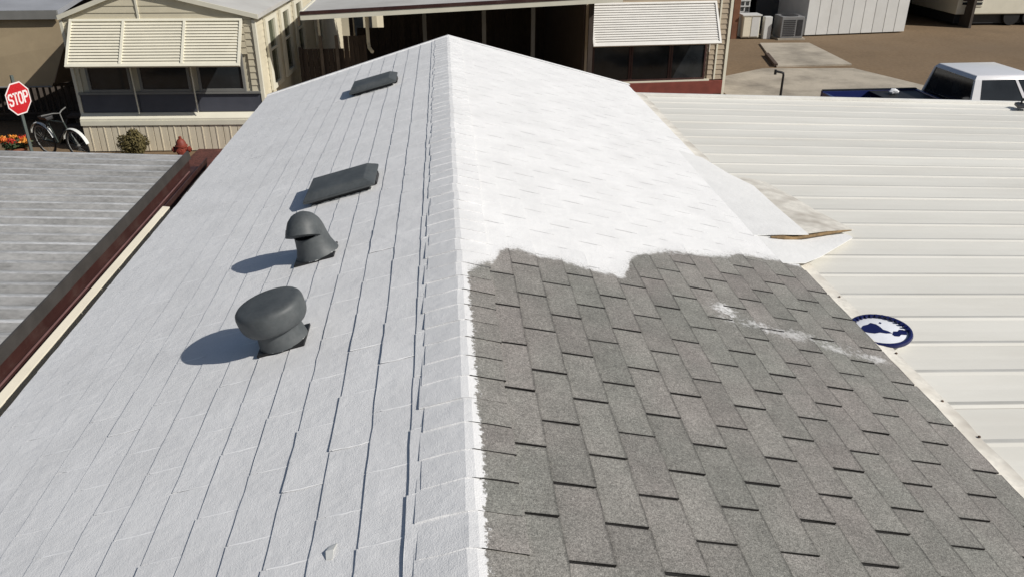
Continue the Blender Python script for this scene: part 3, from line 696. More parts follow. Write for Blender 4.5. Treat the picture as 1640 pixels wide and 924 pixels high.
# ------------------------------------------------------------------ mid canopy and what stands under it
CAN = thing('canopy', (.4, 20.6, 0), 'flat pale carport canopy with a cream and maroon fascia between two houses', 'carport')
ck = .044
def cz(x): return 2.635 + ck*(x + 2.9)
def part(mb, root, name, m, **kw):
    o = mb.build(name, m, root, **kw); o.location = -root.location; return o
b = MB(); b.prism([(-2.9, cz(-2.9)), (3.6, cz(3.6)), (3.6, cz(3.6)+.05), (-2.9, cz(-2.9)+.05)], 17.40, 25.5, 'y'); part(b, CAN, 'roof_panel', M_GREYROOF)
b = MB(); b.prism([(-2.93, cz(-2.93)-.09), (3.63, cz(3.63)-.09), (3.63, cz(3.63)+.01), (-2.93, cz(-2.93)+.01)], 17.34, 17.395, 'y'); part(b, CAN, 'fascia', M_TRIM)
b = MB(); b.prism([(-2.93, cz(-2.93)+.011), (3.63, cz(3.63)+.011), (3.63, cz(3.63)+.075), (-2.93, cz(-2.93)+.075)], 17.33, 17.395, 'y'); part(b, CAN, 'fascia_cap', M_MAROON)
b = MB(); b.box(-2.95, -2.905, 17.40, 25.5, cz(-2.93)-.09, cz(-2.93)+.07); part(b, CAN, 'fascia', M_TRIM)
for (x, y_) in ((-2.8, 25.2), (3.1, 18.0), (3.1, 25.2)):
    b = MB(); b.box(x-.05, x+.05, y_-.05, y_+.05, 0, cz(x)-.005); part(b, CAN, 'post', M_BROWN)
b = MB(); b.tube([(-1.80, 19.4, cz(-1.8)-.01), (-1.80, 19.4, 1.75), (-1.78, 19.3, 1.66), (-1.70, 19.1, 1.60)], .040, 8); part(b, CAN, 'downspout', M_TRIM, smooth=True)
for (x, y_) in ((-.55, 21.4), (.95, 21.4), (2.2, 21.4)):
    b = MB(); b.box(x-.05, x+.05, y_-.05, y_+.05, 0, cz(x)-.005); part(b, CAN, 'post', M_GREYFR)
b = MB(); b.box(-2.8, 3.5, 21.33, 21.345, cz(-2.8)-.20, cz(-2.8)-.02); part(b, CAN, 'beam', M_GREYFR)
BW = thing('brown_fence', (.2, 25.8, 0), 'dark brown board fence at the back of the shaded carport', 'fence')
x = -2.7
while x < 3.8:
    b = MB(); h = 1.95 + rnd.uniform(-.02, .02) if x > -1.95 else 1.15; zz = rnd.choice((0, .012)); b.box(x-.006, x+.206, 25.75+zz*2, 25.77+zz*2, .05, h + (.7 if x > -1.95 else 0)); part(b, BW, 'board', M_BROWN, bevel=.003); x += .205
b = MB(); b.box(-2.7, 3.8, 25.79, 25.84, .5, .6).box(-2.7, 3.8, 25.79, 25.84, .95, 1.05); part(b, BW, 'rail', M_BROWN)
SC = thing('screen_panel', (-2.6, 19.6, 0), 'brown slatted screen between the beige house and the shaded carport', 'screen')
x = -3.35
while x < -1.95:
    b = MB(); b.box(x+.003, x+.115, 19.58, 19.60, .1, 1.88 if x > -2.5 else 1.6); part(b, SC, 'slat', M_BROWN); x += .12
for x in (-3.38, -2.9, -2.54, -1.9):
    b = MB(); b.box(x-.035, x+.035, 19.5, 19.57, 0, 1.9 if x > -3 else 1.65); part(b, SC, 'post', mat('weathered_post', (.14, .115, .095), .8, .2, 4) if x in (-2.9, -2.54) else M_BROWN)
b = MB(); b.box(-3.38, -1.9, 19.605, 19.65, 1.2, 1.3); part(b, SC, 'rail', M_BROWN)
# pale house far behind the carport
FH = thing('pale_house', (-2.5, 29.2, 0), 'pale house wall with a dark window post seen beyond the shaded carport', 'house')
b = MB(); b.box(-3.6, -2.3, 28.5, 33, 0, 2.3); part(b, FH, 'wall', M_SIDE)
b = MB(); b.prism([(-3.8, 2.31), (-2.2, 2.31), (-2.2, 2.38), (-3.0, 2.65), (-3.8, 2.38)], 28.2, 33.2, 'y'); part(b, FH, 'roof', M_GREYROOF)
b = MB(); b.box(-3.05, -2.75, 28.46, 28.498, .3, 1.9); part(b, FH, 'window', M_GLASS)
b = MB(); b.box(-2.55, -2.46, 28.44, 28.498, .05, 2.2); part(b, FH, 'corner_post', M_DARKMETAL)

# ------------------------------------------------------------------ tan-sided house with white awning and brick-red base
H2 = thing('tan_house', (5.27, 20.68, 0), 'tan sided house with a white louvred awning above dark maroon framed windows', 'house', rz=R_(4))
h2 = 1.86
M_REDB = mat('brick_red_panel', (.20, .050, .035), .7, .15, 4, dirt=(.12, .03, .025), dirt_amt=.5, dirt_scale=3)
b = MB(); b.box(-h2, h2, .02, 10.5, .05, 2.72); b.build('wall', M_SIDE2, H2)
b = MB(); b.box(-h2-.05, -h2-.002, .03, 5.5, .05, 2.68); b.build('shade_panel', M_BROWN, H2)  # dark panel added over the siding to deepen the shade on this wall
sd = MB(); lap_siding(sd, h2-.47, 0, 1, 0, 0, -1, lambda z: (0, .47), .50, 2.70, .125, .02); lap_siding(sd, -h2, 0, 1, 0, 0, -1, lambda z: (0, .18), .5, 2.70, .125, .02)
lap_siding(sd, -h2+.18, 0, 1, 0, 0, -1, lambda z: (0, 2*h2-.65), 1.5, 2.70, .125, .02)
o = sd.build('siding', M_SIDE2, H2); o['kind'] = 'stuff'
b = MB(); b.box(h2-.04, h2+.03, -.04, .06, .05, 2.70); b.build('corner_trim', M_TRIM, H2)
b = MB(); b.box(h2-.30, h2-.26, -.035, .0, .5, 2.70); b.build('corner_trim', M_TRIM, H2)
for x0, x1 in ((-1.62, -.72), (-.62, .32), (.42, 1.26)): frame_window(H2, x0, x1, .56, 1.40, -.02, M_MAROON, M_GLASS, .045)
b = MB(); b.box(-h2+.15, h2-.42, -.07, .01, .475, .515); b.build('window_sill', M_TRIM, H2)
b = MB(); b.box(-h2, h2-.30, -.09, .015, .13, .47); b.build('base_panel', M_REDB, H2, bevel=.008)
b = MB(); b.box(h2-.295, h2-.045, -.06, .015, .13, .47); b.build('base_panel', M_REDB, H2, bevel=.008)
b = MB(); b.box(-h2, h2-.28, -.16, .012, .0, .125); b.build('base_ledge', mat('pinkish_concrete', (.44, .34, .29), .8, .1, 3), H2, bevel=.01)
louvre_awning(H2, -1.80, 1.44, -.03, 2.42, 1.50, .60, M_AWNW, M_AWNW, (), 16, (1.36,), (-.06, 1.2))
b = MB(); b.box(-h2-.02, h2+.12, -.10, 10.8, 2.74, 2.82); b.build('roof', M_GREYROOF, H2)
b = MB(); b.box(-h2-.02, h2+.12, -.13, -.102, 2.68, 2.83); b.build('fascia', M_TRIM, H2)

# ------------------------------------------------------------------ far-left house with a drop awning, railing
M_TAN = mat('tan_canvas', (.36, .285, .18), .9, .06, 2, dirt=(.2, .155, .10), dirt_amt=.35, bump=.15, bump_scale=60)
H3 = thing('porch_house', (-10.6, 21.6, 0), 'grey roofed house with an open shaded porch behind the tan canvas shade', 'house')
b = MB(); b.box(-14.5, -8.75, 22.5, 30, 0, 2.55); part(b, H3, 'wall', M_INNER)
b = MB(); b.prism([(19.05, 2.47), (26.5, 3.25), (26.5, 3.35), (19.05, 2.57)], -14.8, -8.35, 'x'); part(b, H3, 'roof', M_BLUEROOF)
b = MB(); b.box(-14.8, -8.35, 18.98, 19.045, 2.40, 2.58); part(b, H3, 'fascia', M_GREYFR)
for x in (-8.5, -11.5, -14.4):
    b = MB(); b.box(x-.05, x+.05, 19.7, 19.8, 0, 2.52); part(b, H3, 'post', M_DARKMETAL)
b = MB(); b.box(-14.4, -8.4, 19.9, 22.5, 0, .22); part(b, H3, 'porch_floor', M_INNER)
AWN = thing('canvas_shade', (-9.7, 19.3, 0), 'plain tan canvas shade hanging sloped below the grey roof edge', 'awning')
b = MB(); b.add([(-13.5, 19.10, 2.38), (-8.30, 19.10, 2.38), (-8.35, 19.02, 1.86), (-8.80, 18.95, .98), (-13.5, 18.95, .98),
                 (-13.5, 19.115, 2.38), (-8.30, 19.115, 2.38), (-8.35, 19.035, 1.86), (-8.80, 18.965, .98), (-13.5, 18.965, .98)],
                [(0,4,3,2,1),(5,6,7,8,9),(0,1,6,5),(1,2,7,6),(2,3,8,7),(3,4,9,8),(4,0,5,9)]); part(b, AWN, 'canvas', M_TAN)
b = MB(); b.tube([(-13.5, 18.955, .97), (-8.8, 18.955, .97)], .022, 8); part(b, AWN, 'hem_bar', M_GREYFR)
b = MB(); b.add([(-8.34, 19.12, 2.36), (-8.36, 19.06, 1.86), (-8.78, 18.99, 1.0), (-8.36, 19.75, 1.0), (-8.36, 19.75, 2.36),
                 (-8.33, 19.12, 2.36), (-8.35, 19.06, 1.86), (-8.77, 18.99, 1.0), (-8.35, 19.75, 1.0), (-8.35, 19.75, 2.36)],
                [(0,1,2,3,4),(9,8,7,6,5),(0,5,6,1),(1,6,7,2),(2,7,8,3),(3,8,9,4),(4,9,5,0)]); part(b, AWN, 'shadow_flap', mat('shadow_brown_canvas', (.13, .09, .055), .9, .1, 3))  # flap stands in for the beige house's shadow, shade put into its brown
RL = thing('porch_railing', (-9.6, 19.55, 0), 'dark porch railing with thin balusters under the tan shade', 'railing')
b = MB(); b.box(-11.6, -8.2, 19.52, 19.58, .86, .92).box(-11.6, -8.2, 19.52, 19.58, .22, .27); part(b, RL, 'rail', M_BROWN)
x = -11.55
while x < -8.2:
    b = MB(); b.box(x, x+.04, 19.53, 19.57, .27, .86); part(b, RL, 'baluster', M_BROWN); x += .14
ST = thing('porch_steps', (-8.0, 18.2, 0), 'dark wooden porch steps beside the beige house corner', 'steps')
for k in range(3):
    b = MB(); b.box(-8.35, -7.75, 17.7+.28*k, 18.0+.28*k, .16*k+.10, .16*k+.15); part(b, ST, 'tread', M_BROWN)
for x in (-8.36, -7.78):
    b = MB(); b.prism([(17.7, 0), (18.6, 0), (18.6, .46), (18.26, .41), (17.7, .09)], x, x+.04, 'x'); part(b, ST, 'stringer', M_BROWN)
b = MB(); b.tube([(-7.78, 17.75, .1), (-7.78, 17.75, .85)], .03, 8); part(b, ST, 'newel_post', mat('grey_pipe', (.22, .21, .21), .5, .1, 5))

# ------------------------------------------------------------------ stop sign
M_RED = mat('stop_red', (.52, .018, .025), .4, .05, 6)
M_SIGNW = mat('sign_white', (.80, .74, .72), .4, .04, 6)
ss = thing('stop_sign', (-7.62, 15.0, 0), 'red octagonal stop sign on a grey post beside the street', 'stop sign', rz=R_(74))
def octa(r): return [(r*math.cos(R_(22.5+45*k)), r*math.sin(R_(22.5+45*k))) for k in range(8)]
Mv = Matrix.Translation((0, -.03, 1.60)) @ Matrix.Rotation(R_(90), 4, 'X')
b = MB(); b.prism(octa(.300), -.003, .0, 'z', Mv); pl = b.build('sign_plate', M_SIGNW, ss)
b = MB(); b.prism(octa(.276), .0005, .002, 'z', Mv); b.build('red_field', M_RED, pl)
STROKES = {'S': [[(1, .82), (.78, 1), (.22, 1), (0, .82), (0, .64), (.2, .54), (.8, .46), (1, .36), (1, .18), (.78, 0), (.22, 0), (0, .18)]],
           'T': [[(0, 1), (1, 1)], [(.5, 1), (.5, 0)]], 'O': [[(.25, 0), (0, .2), (0, .8), (.25, 1), (.75, 1), (1, .8), (1, .2), (.75, 0), (.25, 0)]],
           'P': [[(0, 0), (0, 1), (.75, 1), (1, .84), (1, .6), (.75, .46), (0, .46)]]}
for ch, x0 in zip('STOP', (-.222, -.105, .010, .134)):
    b = MB()
    for st in STROKES[ch]:
        for k in range(len(st)-1):
            p = Vector((x0+st[k][0]*.084, -.09+st[k][1]*.185, 0)); q = Vector((x0+st[k+1][0]*.084, -.09+st[k+1][1]*.185, 0))
            d = (q-p).normalized(); nrm = Vector((-d.y, d.x, 0))*.016; p -= d*.012; q += d*.012; z_ = .0022 + .0001*(k % 3)
            b.add([p-nrm, q-nrm, q+nrm, p+nrm] if False else [(p-nrm)+Vector((0,0,z_)), (q-nrm)+Vector((0,0,z_)), (q+nrm)+Vector((0,0,z_)), (p+nrm)+Vector((0,0,z_)),
                   (p-nrm)+Vector((0,0,z_+.0012)), (q-nrm)+Vector((0,0,z_+.0012)), (q+nrm)+Vector((0,0,z_+.0012)), (p+nrm)+Vector((0,0,z_+.0012))],
                  [(0,3,2,1),(4,5,6,7),(0,1,5,4),(1,2,6,5),(2,3,7,6),(3,0,4,7)], Mv)
    b.build('letter', M_SIGNW, pl)
b = MB(); b.prism([(-.03, -.02), (.03, -.02), (.03, -.013), (.012, -.013), (.012, .02), (-.012, .02), (-.012, -.013), (-.03, -.013)], 0, 2.0, 'z'); b.build('post', mat('sign_post', (.10, .12, .11), .5, .15, 5), ss)

# ------------------------------------------------------------------ bicycle leaning by the steps
bk = thing('bicycle', (-8.25, 16.95, 0), 'bicycle with white fenders leaning by the porch steps', 'bicycle', rz=R_(-32))
M_BWHITE = mat('bicycle_white', (.75, .76, .72), .35, .05, 5)
wr_ = .32
tyre = MB(); tyre.lathe([(wr_-.022, -.02), (wr_, -.016), (wr_+.012, 0), (wr_, .016), (wr_-.022, .02)], 28, cap=False); tme = tyre.mesh('tyre', M_BLACK, smooth=True)
rimm = MB(); rimm.lathe([(wr_-.045, -.010), (wr_-.022, -.013), (wr_-.022, .013), (wr_-.045, .010), (wr_-.045, -.010)], 28, cap=False); rme = rimm.mesh('rim', M_GREYFR, smooth=True)
for x in (0, 1.02):
    h = MB(); h.lathe([(.025, -.04), (.025, .04)], 12, Matrix.Translation((x, 0, wr_+.012)) @ Matrix.Rotation(R_(90), 4, 'X'))
    w = h.build('wheel', M_GREYFR, bk)
    for me_, nm in ((tme, 'tyre'), (rme, 'rim')): link(nm, me_, w, (x, 0, wr_+.012), (R_(90), 0, 0))
    sp = MB()
    for k in range(14):
        a = 2*math.pi*k/14; sp.tube([(x, 0, wr_+.012), (x+math.cos(a)*(wr_-.04), 0, wr_+.012+math.sin(a)*(wr_-.04))], .003, 4)
    o = sp.build('spokes', M_GREYFR, w); o['kind'] = 'stuff'
    f = MB(); n = 12; vs = []; 
    for k in range(n+1):
        a = R_(15 + 150*k/n)
        for r_, yy in ((wr_+.035, -.035), (wr_+.052, 0), (wr_+.035, .035)): vs.append((x+math.cos(a)*r_, yy, wr_+.012+math.sin(a)*r_))
    fs = []
    for k in range(n): fs += [(k*3, k*3+1, k*3+4, k*3+3), (k*3+1, k*3+2, k*3+5, k*3+4)]
    f.add(vs, fs); f.build('fender', M_BWHITE, bk, smooth=True)
fr = MB(); BB, SEAT, HEAD, HB = (.43, 0, .30), (.30, 0, .78), (.82, 0, .80), (.86, 0, .68)
for a, c in ((BB, SEAT), (BB, HB), (SEAT, HEAD), ((0, .03, .332), BB), ((0, -.03, .332), BB), ((0, 0, .332), (.31, 0, .74)), (HEAD, HB), (HB, (1.02, .03, .332)), (HB, (1.02, -.03, .332))): fr.tube([a, c], .016, 8)
fr.build('frame', mat('bicycle_dark', (.03, .04, .035), .4, .1, 5), bk)
b = MB(); b.tube([(.82, 0, .80), (.80, 0, .98), (.74, -.10, 1.0), (.62, -.27, .99)], .012, 6).tube([(.80, 0, .98), (.74, .10, 1.0), (.62, .27, .99)], .012, 6); b.build('handlebar', M_GREYFR, bk)
b = MB(); b.frustum((.18, .44, -.07, .07), (.16, .42, -.09, .09), .80, .87); b.build('saddle', M_BLACK, bk, bevel=.02)
bk.rotation_euler = (R_(6), 0, R_(-32))

# ------------------------------------------------------------------ flowers, bush, hydrant
def leaf_cloud(b, n, cx, cy, cz_, rx, ry, rz, size, seed, shell=.55):
    r = random.Random(seed)
    for _ in range(n):
        v = Vector((r.gauss(0, 1), r.gauss(0, 1), r.gauss(0, 1))).normalized(); q = shell + (1-shell)*r.random()
        q *= 1 + .15*math.sin(5*v.x + 3*v.y + seed)
        p = Vector((cx+v.x*rx*q, cy+v.y*ry*q, cz_+v.z*rz*q))
        u = Vector((r.gauss(0, 1), r.gauss(0, 1), r.gauss(0, 1))).normalized(); w = u.cross(v + Vector((.1, .2, .3))*r.random()).normalized(); s_ = size*r.uniform(.6, 1.4)
        b.add([p-u*s_, p+w*s_*.45, p+u*s_, p-w*s_*.45], [(0, 1, 2, 3)])
fp = thing('flower_pot', (-8.72, 16.65, 0), 'pot of orange and red flowers near the stop sign', 'flower pot')
MB().lathe([(.14, 0), (.19, .22), (.21, .22), (.21, .26), (.17, .26), (.15, .2)], 20).build('pot', mat('clay_pot', (.22, .08, .04), .8, .15, 6), fp, smooth=True)
b = MB(); leaf_cloud(b, 260, 0, 0, .34, .30, .26, .13, .05, 4); o = b.build('leaves', mat('flower_leaf', (.05, .075, .03), .7, .3, 9), fp); o['kind'] = 'stuff'
for k, (cx, cy, cc) in enumerate(((-.18, -.06, 0), (.02, -.14, 1), (.20, -.04, 0), (-.05, .08, 2), (.14, .10, 1), (-.28, .05, 2), (.28, -.12, 2))):
    b = MB(); leaf_cloud(b, 70, cx, cy, .42, .10, .10, .06, .038, 20+k)
    b.build('flower', mat('petal', ((.62, .13, .02), (.50, .03, .02), (.70, .28, .04))[cc], .6, .2, 12), fp)
bu = thing('round_bush', (-6.36, 16.52, 0), 'small round dry olive brown bush in front of the skirting', 'bush')
b = MB(); leaf_cloud(b, 4200, 0, 0, .32, .29, .28, .26, .030, 7, .35); b.build('crown', mat('dry_leaf', (.105, .085, .03), .8, .45, 14), bu)
b = MB(); b.tube([(0, 0, 0), (.01, 0, .12), (.0, .01, .3)], [.03, .025, .015], 6)
for k in range(6):
    a = k*1.05; b.tube([(0, 0, .1), (.1*math.cos(a), .1*math.sin(a), .3)], [.015, .006], 5)
b.build('trunk', M_BROWN, bu)
hy = thing('fire_hydrant', (-5.36, 16.25, 0), 'weathered red fire hydrant in front of the beige house', 'fire hydrant')
M_HYD = mat('hydrant_red', (.20, .038, .022), .6, .3, 8, dirt=(.12, .04, .03), dirt_amt=.6, dirt_scale=6)
MB().lathe([(.14, 0), (.14, .03), (.10, .035), (.095, .30), (.12, .31), (.12, .34), (.10, .35), (.09, .40), (.06, .45), (.03, .47), (.03, .51), (.015, .515)], 20).build('barrel', M_HYD, hy, smooth=True)
for a in (0, 180, 270):
    Mh = Matrix.Rotation(R_(a), 4, 'Z') @ Matrix.Translation((.08, 0, .25)) @ Matrix.Rotation(R_(90), 4, 'Y')
    MB().lathe([(.05, 0), (.05, .05), (.062, .055), (.062, .085), (.025, .09), (.025, .11)], 14, Mh).build('outlet_cap', M_HYD, hy, smooth=True)

# ------------------------------------------------------------------ yard on the right
pipe = thing('standpipe', (8.5, 20.3, 0), 'thin black standpipe with a side arm on the stained concrete', 'standpipe')
b = MB(); b.tube([(0, 0, 0), (0, 0, .66), (-.01, 0, .72), (-.06, 0, .74), (-.20, .05, .76)], [.035, .03, .03, .03, .028], 8); b.build('pipe', M_BLACK, pipe, smooth=True)
b = MB(); b.tube([(-.20, .05, .80), (-.20, .05, .68)], .035, 8); b.build('tap', M_BLACK, pipe)
tm = MB(); tm.box(-.06, .06, -.95, .95, 0, .10)
o = tm.build('timber', mat('dark_timber', (.075, .052, .038), .9, .2, 3), bevel=.008); o.location = (10.25, 25.6, .006); o.rotation_euler = (0, 0, R_(-12)); tag(o, 'dark timber edging lying beside the concrete pad', 'timber')
sh = thing('white_shed', (15.1, 31.9, 0), 'white metal shed with vertical panel seams behind the dirt yard', 'shed', rz=R_(8))
M_SHED = mat('shed_white', (.62, .62, .60), .5, .04, 1, dirt=(.45, .44, .41), dirt_amt=.3, rnd=.04)
b = MB(); b.box(-2.08, 2.08, -1.4, 1.6, .04, 2.35); b.build('wall', M_SHED, sh)
for k in range(9):
    x = -2.1 + 4.2*k/9; b = MB(); b.box(x+.012, x+4.2/9-.012, -1.43, -1.402, .05, 2.34); b.build('wall_panel', M_SHED, sh, bevel=.004)
b = MB(); b.prism([(-2.3, 2.36), (2.3, 2.36), (2.3, 2.42), (0, 2.85), (-2.3, 2.42)], -1.6, 1.8, 'y'); b.build('roof', M_GREYROOF, sh)
ac = thing('air_conditioner', (12.45, 29.9, 0), 'grey boxy air conditioning unit beside the white shed', 'air conditioner')
M_AC = mat('unit_grey', (.20, .20, .20), .5, .1, 4)
b = MB(); b.box(-.42, .42, -.38, .38, .06, .80); b.build('cabinet', M_AC, ac, bevel=.02)
for k in range(9):
    b = MB(); b.box(-.34, .10, -.394, -.382, .14+.065*k, .17+.065*k); b.build('grille_bar', M_DARKMETAL, ac)
b = MB(); b.box(.16, .36, -.392, -.381, .14, .70); b.build('access_panel', M_DARKMETAL, ac, bevel=.004)
b = MB(); b.lathe([(.30, .801), (.30, .82), (.05, .83)], 24); b.build('fan_cover', M_DARKMETAL, ac)
b = MB(); b.box(-.5, .5, -.45, .45, 0, .058); b.build('pad', M_CONC, ac)
gar = thing('dark_garage', (12.2, 33.2, 0), 'open fronted garage with a black interior behind the air conditioning unit', 'garage')
b = MB(); b.box(-1.2, .85, -1.0, -.92, 2.0, 2.5); b.build('lintel', M_SHED, gar)
b = MB(); b.box(-1.25, -1.15, -1.0, 3, 0, 2.5).box(.85, .95, -1.0, 3, 0, 2.5).box(-1.15, .85, 2.9, 3, 0, 2.5); b.build('wall', M_INNER, gar)
b = MB(); b.box(-1.4, 1.1, -1.2, 3.2, 2.51, 2.6); b.build('roof', M_GREYROOF, gar)
b = MB(); b.box(-.15, .84, -.9, -.86, 0, 1.95); b.build('door', mat('charcoal_door', (.06, .06, .06), .5, .1, 3), gar)
cab = thing('utility_cabinet', (11.0, 30.0, 0), 'cream utility cabinet next to a brown post', 'cabinet')
b = MB(); b.box(-.30, .34, -.2, .3, .05, .80); b.build('body', M_TRIM, cab, bevel=.015)
b = MB(); b.box(.02, .31, -.222, -.202, .09, .76); b.build('door', M_SHED, cab, bevel=.006)
b = MB(); b.box(-.27, -.01, -.222, -.202, .09, .76); b.build('door', M_CREAM, cab, bevel=.006)
b = MB(); b.box(-.34, .38, -.24, .34, .80, .85); b.build('top', M_SHED, cab, bevel=.008)
bp_ = MB(); bp_.box(-.12, .12, -.12, .12, 0, 1.5)
o = bp_.build('brown_post', mat('rust_brown', (.17, .075, .04), .8, .2, 3), bevel=.01); o.location = (10.45, 30.0, 0); tag(o, 'square rusty brown post between the tan house and the cream cabinet', 'post')
wp = MB(); wp.box(-.14, .14, -.12, .12, 0, .78)
o = wp.build('bin', M_SHED, bevel=.02); o.location = (11.62, 29.85, 0); tag(o, 'narrow pale bin between the cream cabinet and the air conditioning unit', 'bin')
lat = thing('lattice_window', (10.95, 31.2, 0), 'white gridded lattice screen above the cream cabinet', 'lattice')
for k in range(6):
    b = MB(); b.box(-.5+.18*k, -.46+.18*k, -.02, .02, .5, 2.1); b.build('slat', M_SHED, lat)
for k in range(8):
    b = MB(); b.box(-.5, .44, -.045, -.021, .55+.2*k, .59+.2*k); b.build('slat', M_SHED, lat)
b = MB(); b.box(-.5, .44, .03, .06, 0, 2.1); b.build('backing', M_GREYFR, lat)
fc_ = thing('far_carport', (19.0, 33.5, 0), 'deep dark open carport between the white shed and the cream trailer', 'carport')
b = MB(); b.box(-1.55, -1.45, -1.9, 4, 0, 2.4).box(1.45, 1.55, -1.9, 4, 0, 2.4).box(-1.45, 1.45, 3.9, 4, 0, 2.4); b.build('wall', M_INNER, fc_)
b = MB(); b.box(-1.8, 1.8, -2.4, 4.2, 2.41, 2.5); b.build('roof', M_GREYROOF, fc_)
tr = thing('cream_trailer', (22.2, 33.3, 0), 'cream trailer home with louvred windows at its end', 'trailer')
b = MB(); b.box(-2.1, 3.5, -1.2, 2.2, .45, 2.7); b.build('body', M_AWN, tr, bevel=.04)
for x0 in (-1.98, -1.45):
    w = MB().box(x0, x0+.38, -1.23, -1.202, .75, 1.9).build('window', M_TRIM, tr)
    for k in range(7): MB().box(x0+.05, x0+.33, -1.25, -1.231, .82+.15*k, .91+.15*k).build('louvre', M_GLASS, w)
for k in range(2):
    MB().lathe([(.2, -.1), (.33, -.1), (.35, 0), (.33, .1), (.2, .1)], 20, Matrix.Translation((.3+.8*k, -1.05, .35)) @ Matrix.Rotation(R_(90), 4, 'X')).build('wheel', M_BLACK, tr, smooth=True)
b = MB(); b.box(-2.0, 3.4, -1.0, 2.0, .08, .44); b.build('chassis', M_DARKMETAL, tr)

# ------------------------------------------------------------------ pickup truck
M_NAVY = mat('navy_paint', (.022, .032, .13), .25, .06, 3, coat=.4)
M_TWHITE = mat('truck_white', (.72, .72, .74), .3, .03, 3, coat=.3)
M_CHROME = mat('chrome', (.55, .55, .56), .2, .05, 5, metallic=.9)
tk = thing('pickup_truck', (7.35, 14.72, .03), 'navy pickup truck with a white cab roof parked on the concrete', 'pickup truck', rz=R_(1.0))
hwid = .88
def tpart(mb, name, m, **kw): return mb.build(name, m, tk, **kw)
b = MB(); b.box(0, 1.98, -hwid, -hwid+.07, .55, 1.32).box(0, 1.98, hwid-.07, hwid, .55, 1.32).box(1.90, 1.98, -hwid+.0705, hwid-.0705, .55, 1.32); tpart(b, 'bed_side', M_NAVY, bevel=.015)
b = MB(); b.box(0.0, .06, -hwid+.075, hwid-.075, .55, 1.30); tpart(b, 'tailgate', M_NAVY, bevel=.012)
b = MB(); b.box(.07, 1.89, -hwid+.075, hwid-.075, .58, .66); tpart(b, 'bed_floor', M_BLACK)
b = MB(); b.box(.02, 1.95, hwid-.075, hwid-.005, 1.321, 1.335); tpart(b, 'bed_rail_cap', M_BLACK)
b = MB(); b.box(.02, 1.95, -hwid+.005, -hwid+.075, 1.321, 1.335); tpart(b, 'bed_rail_cap', M_BLACK)
b = MB(); b.prism([(2.02, .45), (5.15, .45), (5.2, .62), (5.15, .98), (3.85, 1.10), (2.02, 1.17)], -hwid, hwid, 'y'); body = tpart(b, 'body', M_NAVY, bevel=.03)
b = MB(); b.box(.95, 1.885, -hwid+.076, hwid-.076, 1.285, 1.303); tpart(b, 'bed_cover', M_BLACK, bevel=.005)
# cab greenhouse: roof and pillars white
rw, bw = .66, .84
zb, zt = 1.165, 1.83
xb0, xb1, xt0, xt1 = 2.03, 3.95, 2.12, 3.35
b = MB(); b.frustum((xt0-.01, xt1+.01, -rw, rw), (xt0+.05, xt1-.06, -rw+.06, rw-.06), zt-.045, zt+.03); tpart(b, 'cab_roof', M_TWHITE, bevel=.018, smooth=True, angle=30)
def lerp(a, c, t): return a + (c-a)*t
def P(xf, sy, t): # point on the greenhouse shell; xf fraction front-to-back, t height fraction
    return (lerp(lerp(xb0, xb1, xf), lerp(xt0, xt1, xf), t), sy*lerp(bw, rw, t), lerp(zb, zt-.04, t))
for sy in (-1, 1):
    for xf, wd in ((0.0, .10), (.62, .04), (.955, .045)):
        b = MB(); q = [P(xf, sy, 0), P(xf+wd, sy, 0), P(xf+wd, sy, 1), P(xf, sy, 1)]
        b.add(q + [(x_, y_-sy*.05, z_) for x_, y_, z_ in q], [(0,1,2,3),(7,6,5,4),(0,4,5,1),(1,5,6,2),(2,6,7,3),(3,7,4,0)]); tpart(b, 'pillar', M_TWHITE)
    for x0, x1 in ((.105, .615), (.665, .95)):
        b = MB(); q = [P(x0, sy*.985, 0), P(x1, sy*.985, 0), P(x1, sy*.985, 1), P(x0, sy*.985, 1)]
        b.add(q + [(x_, y_-sy*.012, z_) for x_, y_, z_ in q], [(0,1,2,3),(7,6,5,4),(0,4,5,1),(1,5,6,2),(2,6,7,3),(3,7,4,0)]); tpart(b, 'side_window', M_GLASS)
for xf, nm, dx in ((.012, 'rear_window', .012), (.985, 'windscreen', -.012)):
    b = MB(); q = [P(xf, -.93, .03), P(xf, .93, .03), P(xf, .93, 1), P(xf, -.93, 1)]
    b.add(q + [(x_+dx, y_, z_) for x_, y_, z_ in q], [(0,1,2,3),(7,6,5,4),(0,4,5,1),(1,5,6,2),(2,6,7,3),(3,7,4,0)]); tpart(b, nm, M_GLASS)
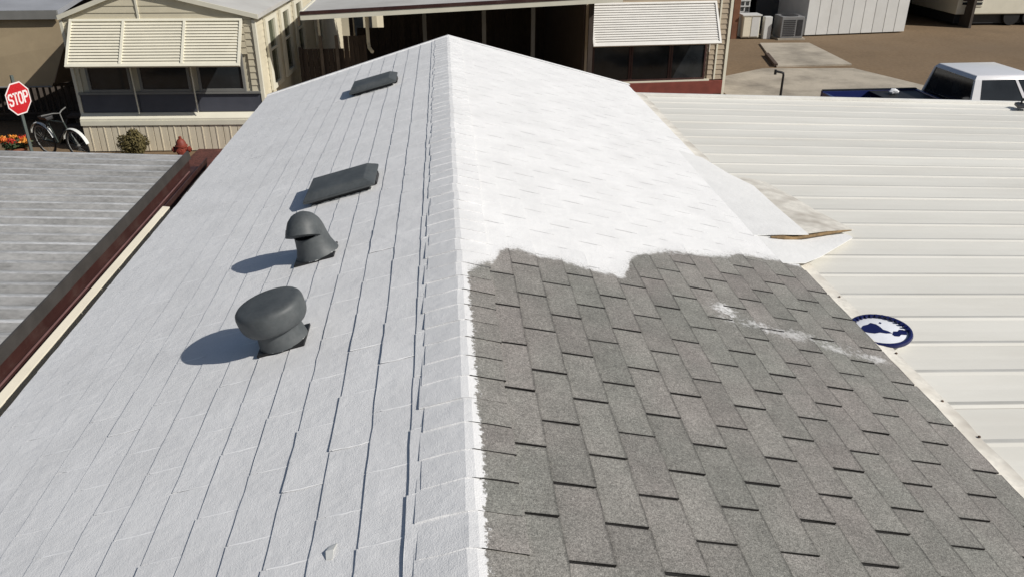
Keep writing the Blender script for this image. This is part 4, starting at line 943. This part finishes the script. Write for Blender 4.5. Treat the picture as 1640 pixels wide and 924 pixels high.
for xw in (.95, 4.35):
    for sy in (-1, 1):
        Mw = Matrix.Translation((xw, sy*(hwid-.12), .36)) @ Matrix.Rotation(R_(90), 4, 'X')
        w = MB().lathe([(.19, -.11), (.34, -.11), (.36, -.06), (.36, .06), (.34, .11), (.19, .11)], 24, Mw).build('wheel', M_BLACK, tk, smooth=True)
        MB().lathe([(.05, -.121), (.19, -.119), (.19, .119), (.05, .121)], 18, Mw).build('rim', M_CHROME, w)
for sy in (-1, 1):
    MB().box(5.13, 5.19, sy*.66-.14, sy*.66+.14, .74, .92).build('headlight', M_LIDW, tk, bevel=.01)
    MB().box(-.012, .012, sy*.80-.06, sy*.80+.06, .80, 1.08).build('tail_light', M_RED, tk, bevel=.006)
    MB().box(3.62, 3.72, sy*1.0-.08, sy*1.0+.08, 1.14, 1.32).build('mirror', M_BLACK, tk, bevel=.02)
MB().box(-.12, -.02, -.86, .86, .42, .56).build('rear_bumper', M_CHROME, tk, bevel=.015)
MB().box(5.19, 5.28, -.88, .88, .40, .56).build('front_bumper', M_CHROME, tk, bevel=.015)
MB().box(.3, 5.0, -.5, .5, .28, .44).build('chassis', M_DARKMETAL, tk)
# white rags in the truck bed
M_RAG = mat('white_rag', (.72, .73, .74), .9, .08, 8)
b = MB(); r = random.Random(3)
def blob(b, cx, cy, cz_, r0, seed):
    r = random.Random(seed); n, m = 12, 7; vs = []
    for i in range(m):
        t = math.pi*(i+.3)/(m-.4+.0)
        for k in range(n):
            a = 2*math.pi*k/n; q = r0*(1 + r.uniform(-.25, .25)); vs.append((cx+math.sin(t)*math.cos(a)*q*1.5, cy+math.sin(t)*math.sin(a)*q, cz_+math.cos(t)*q*.75))
    fs = [(i*n+k, i*n+(k+1) % n, (i+1)*n+(k+1) % n, (i+1)*n+k) for i in range(m-1) for k in range(n)] + [tuple(range(n)), tuple((m-1)*n+k for k in range(n))[::-1]]
    b.add(vs, fs)
blob(b, 0, 0, .045, .065, 2)
o = b.build('rag_bundle', M_RAG, smooth=True); o.location = (8.62, 15.22, 1.343); tag(o, 'small white crumpled bundle on the black cover of the pickup bed', 'bundle')
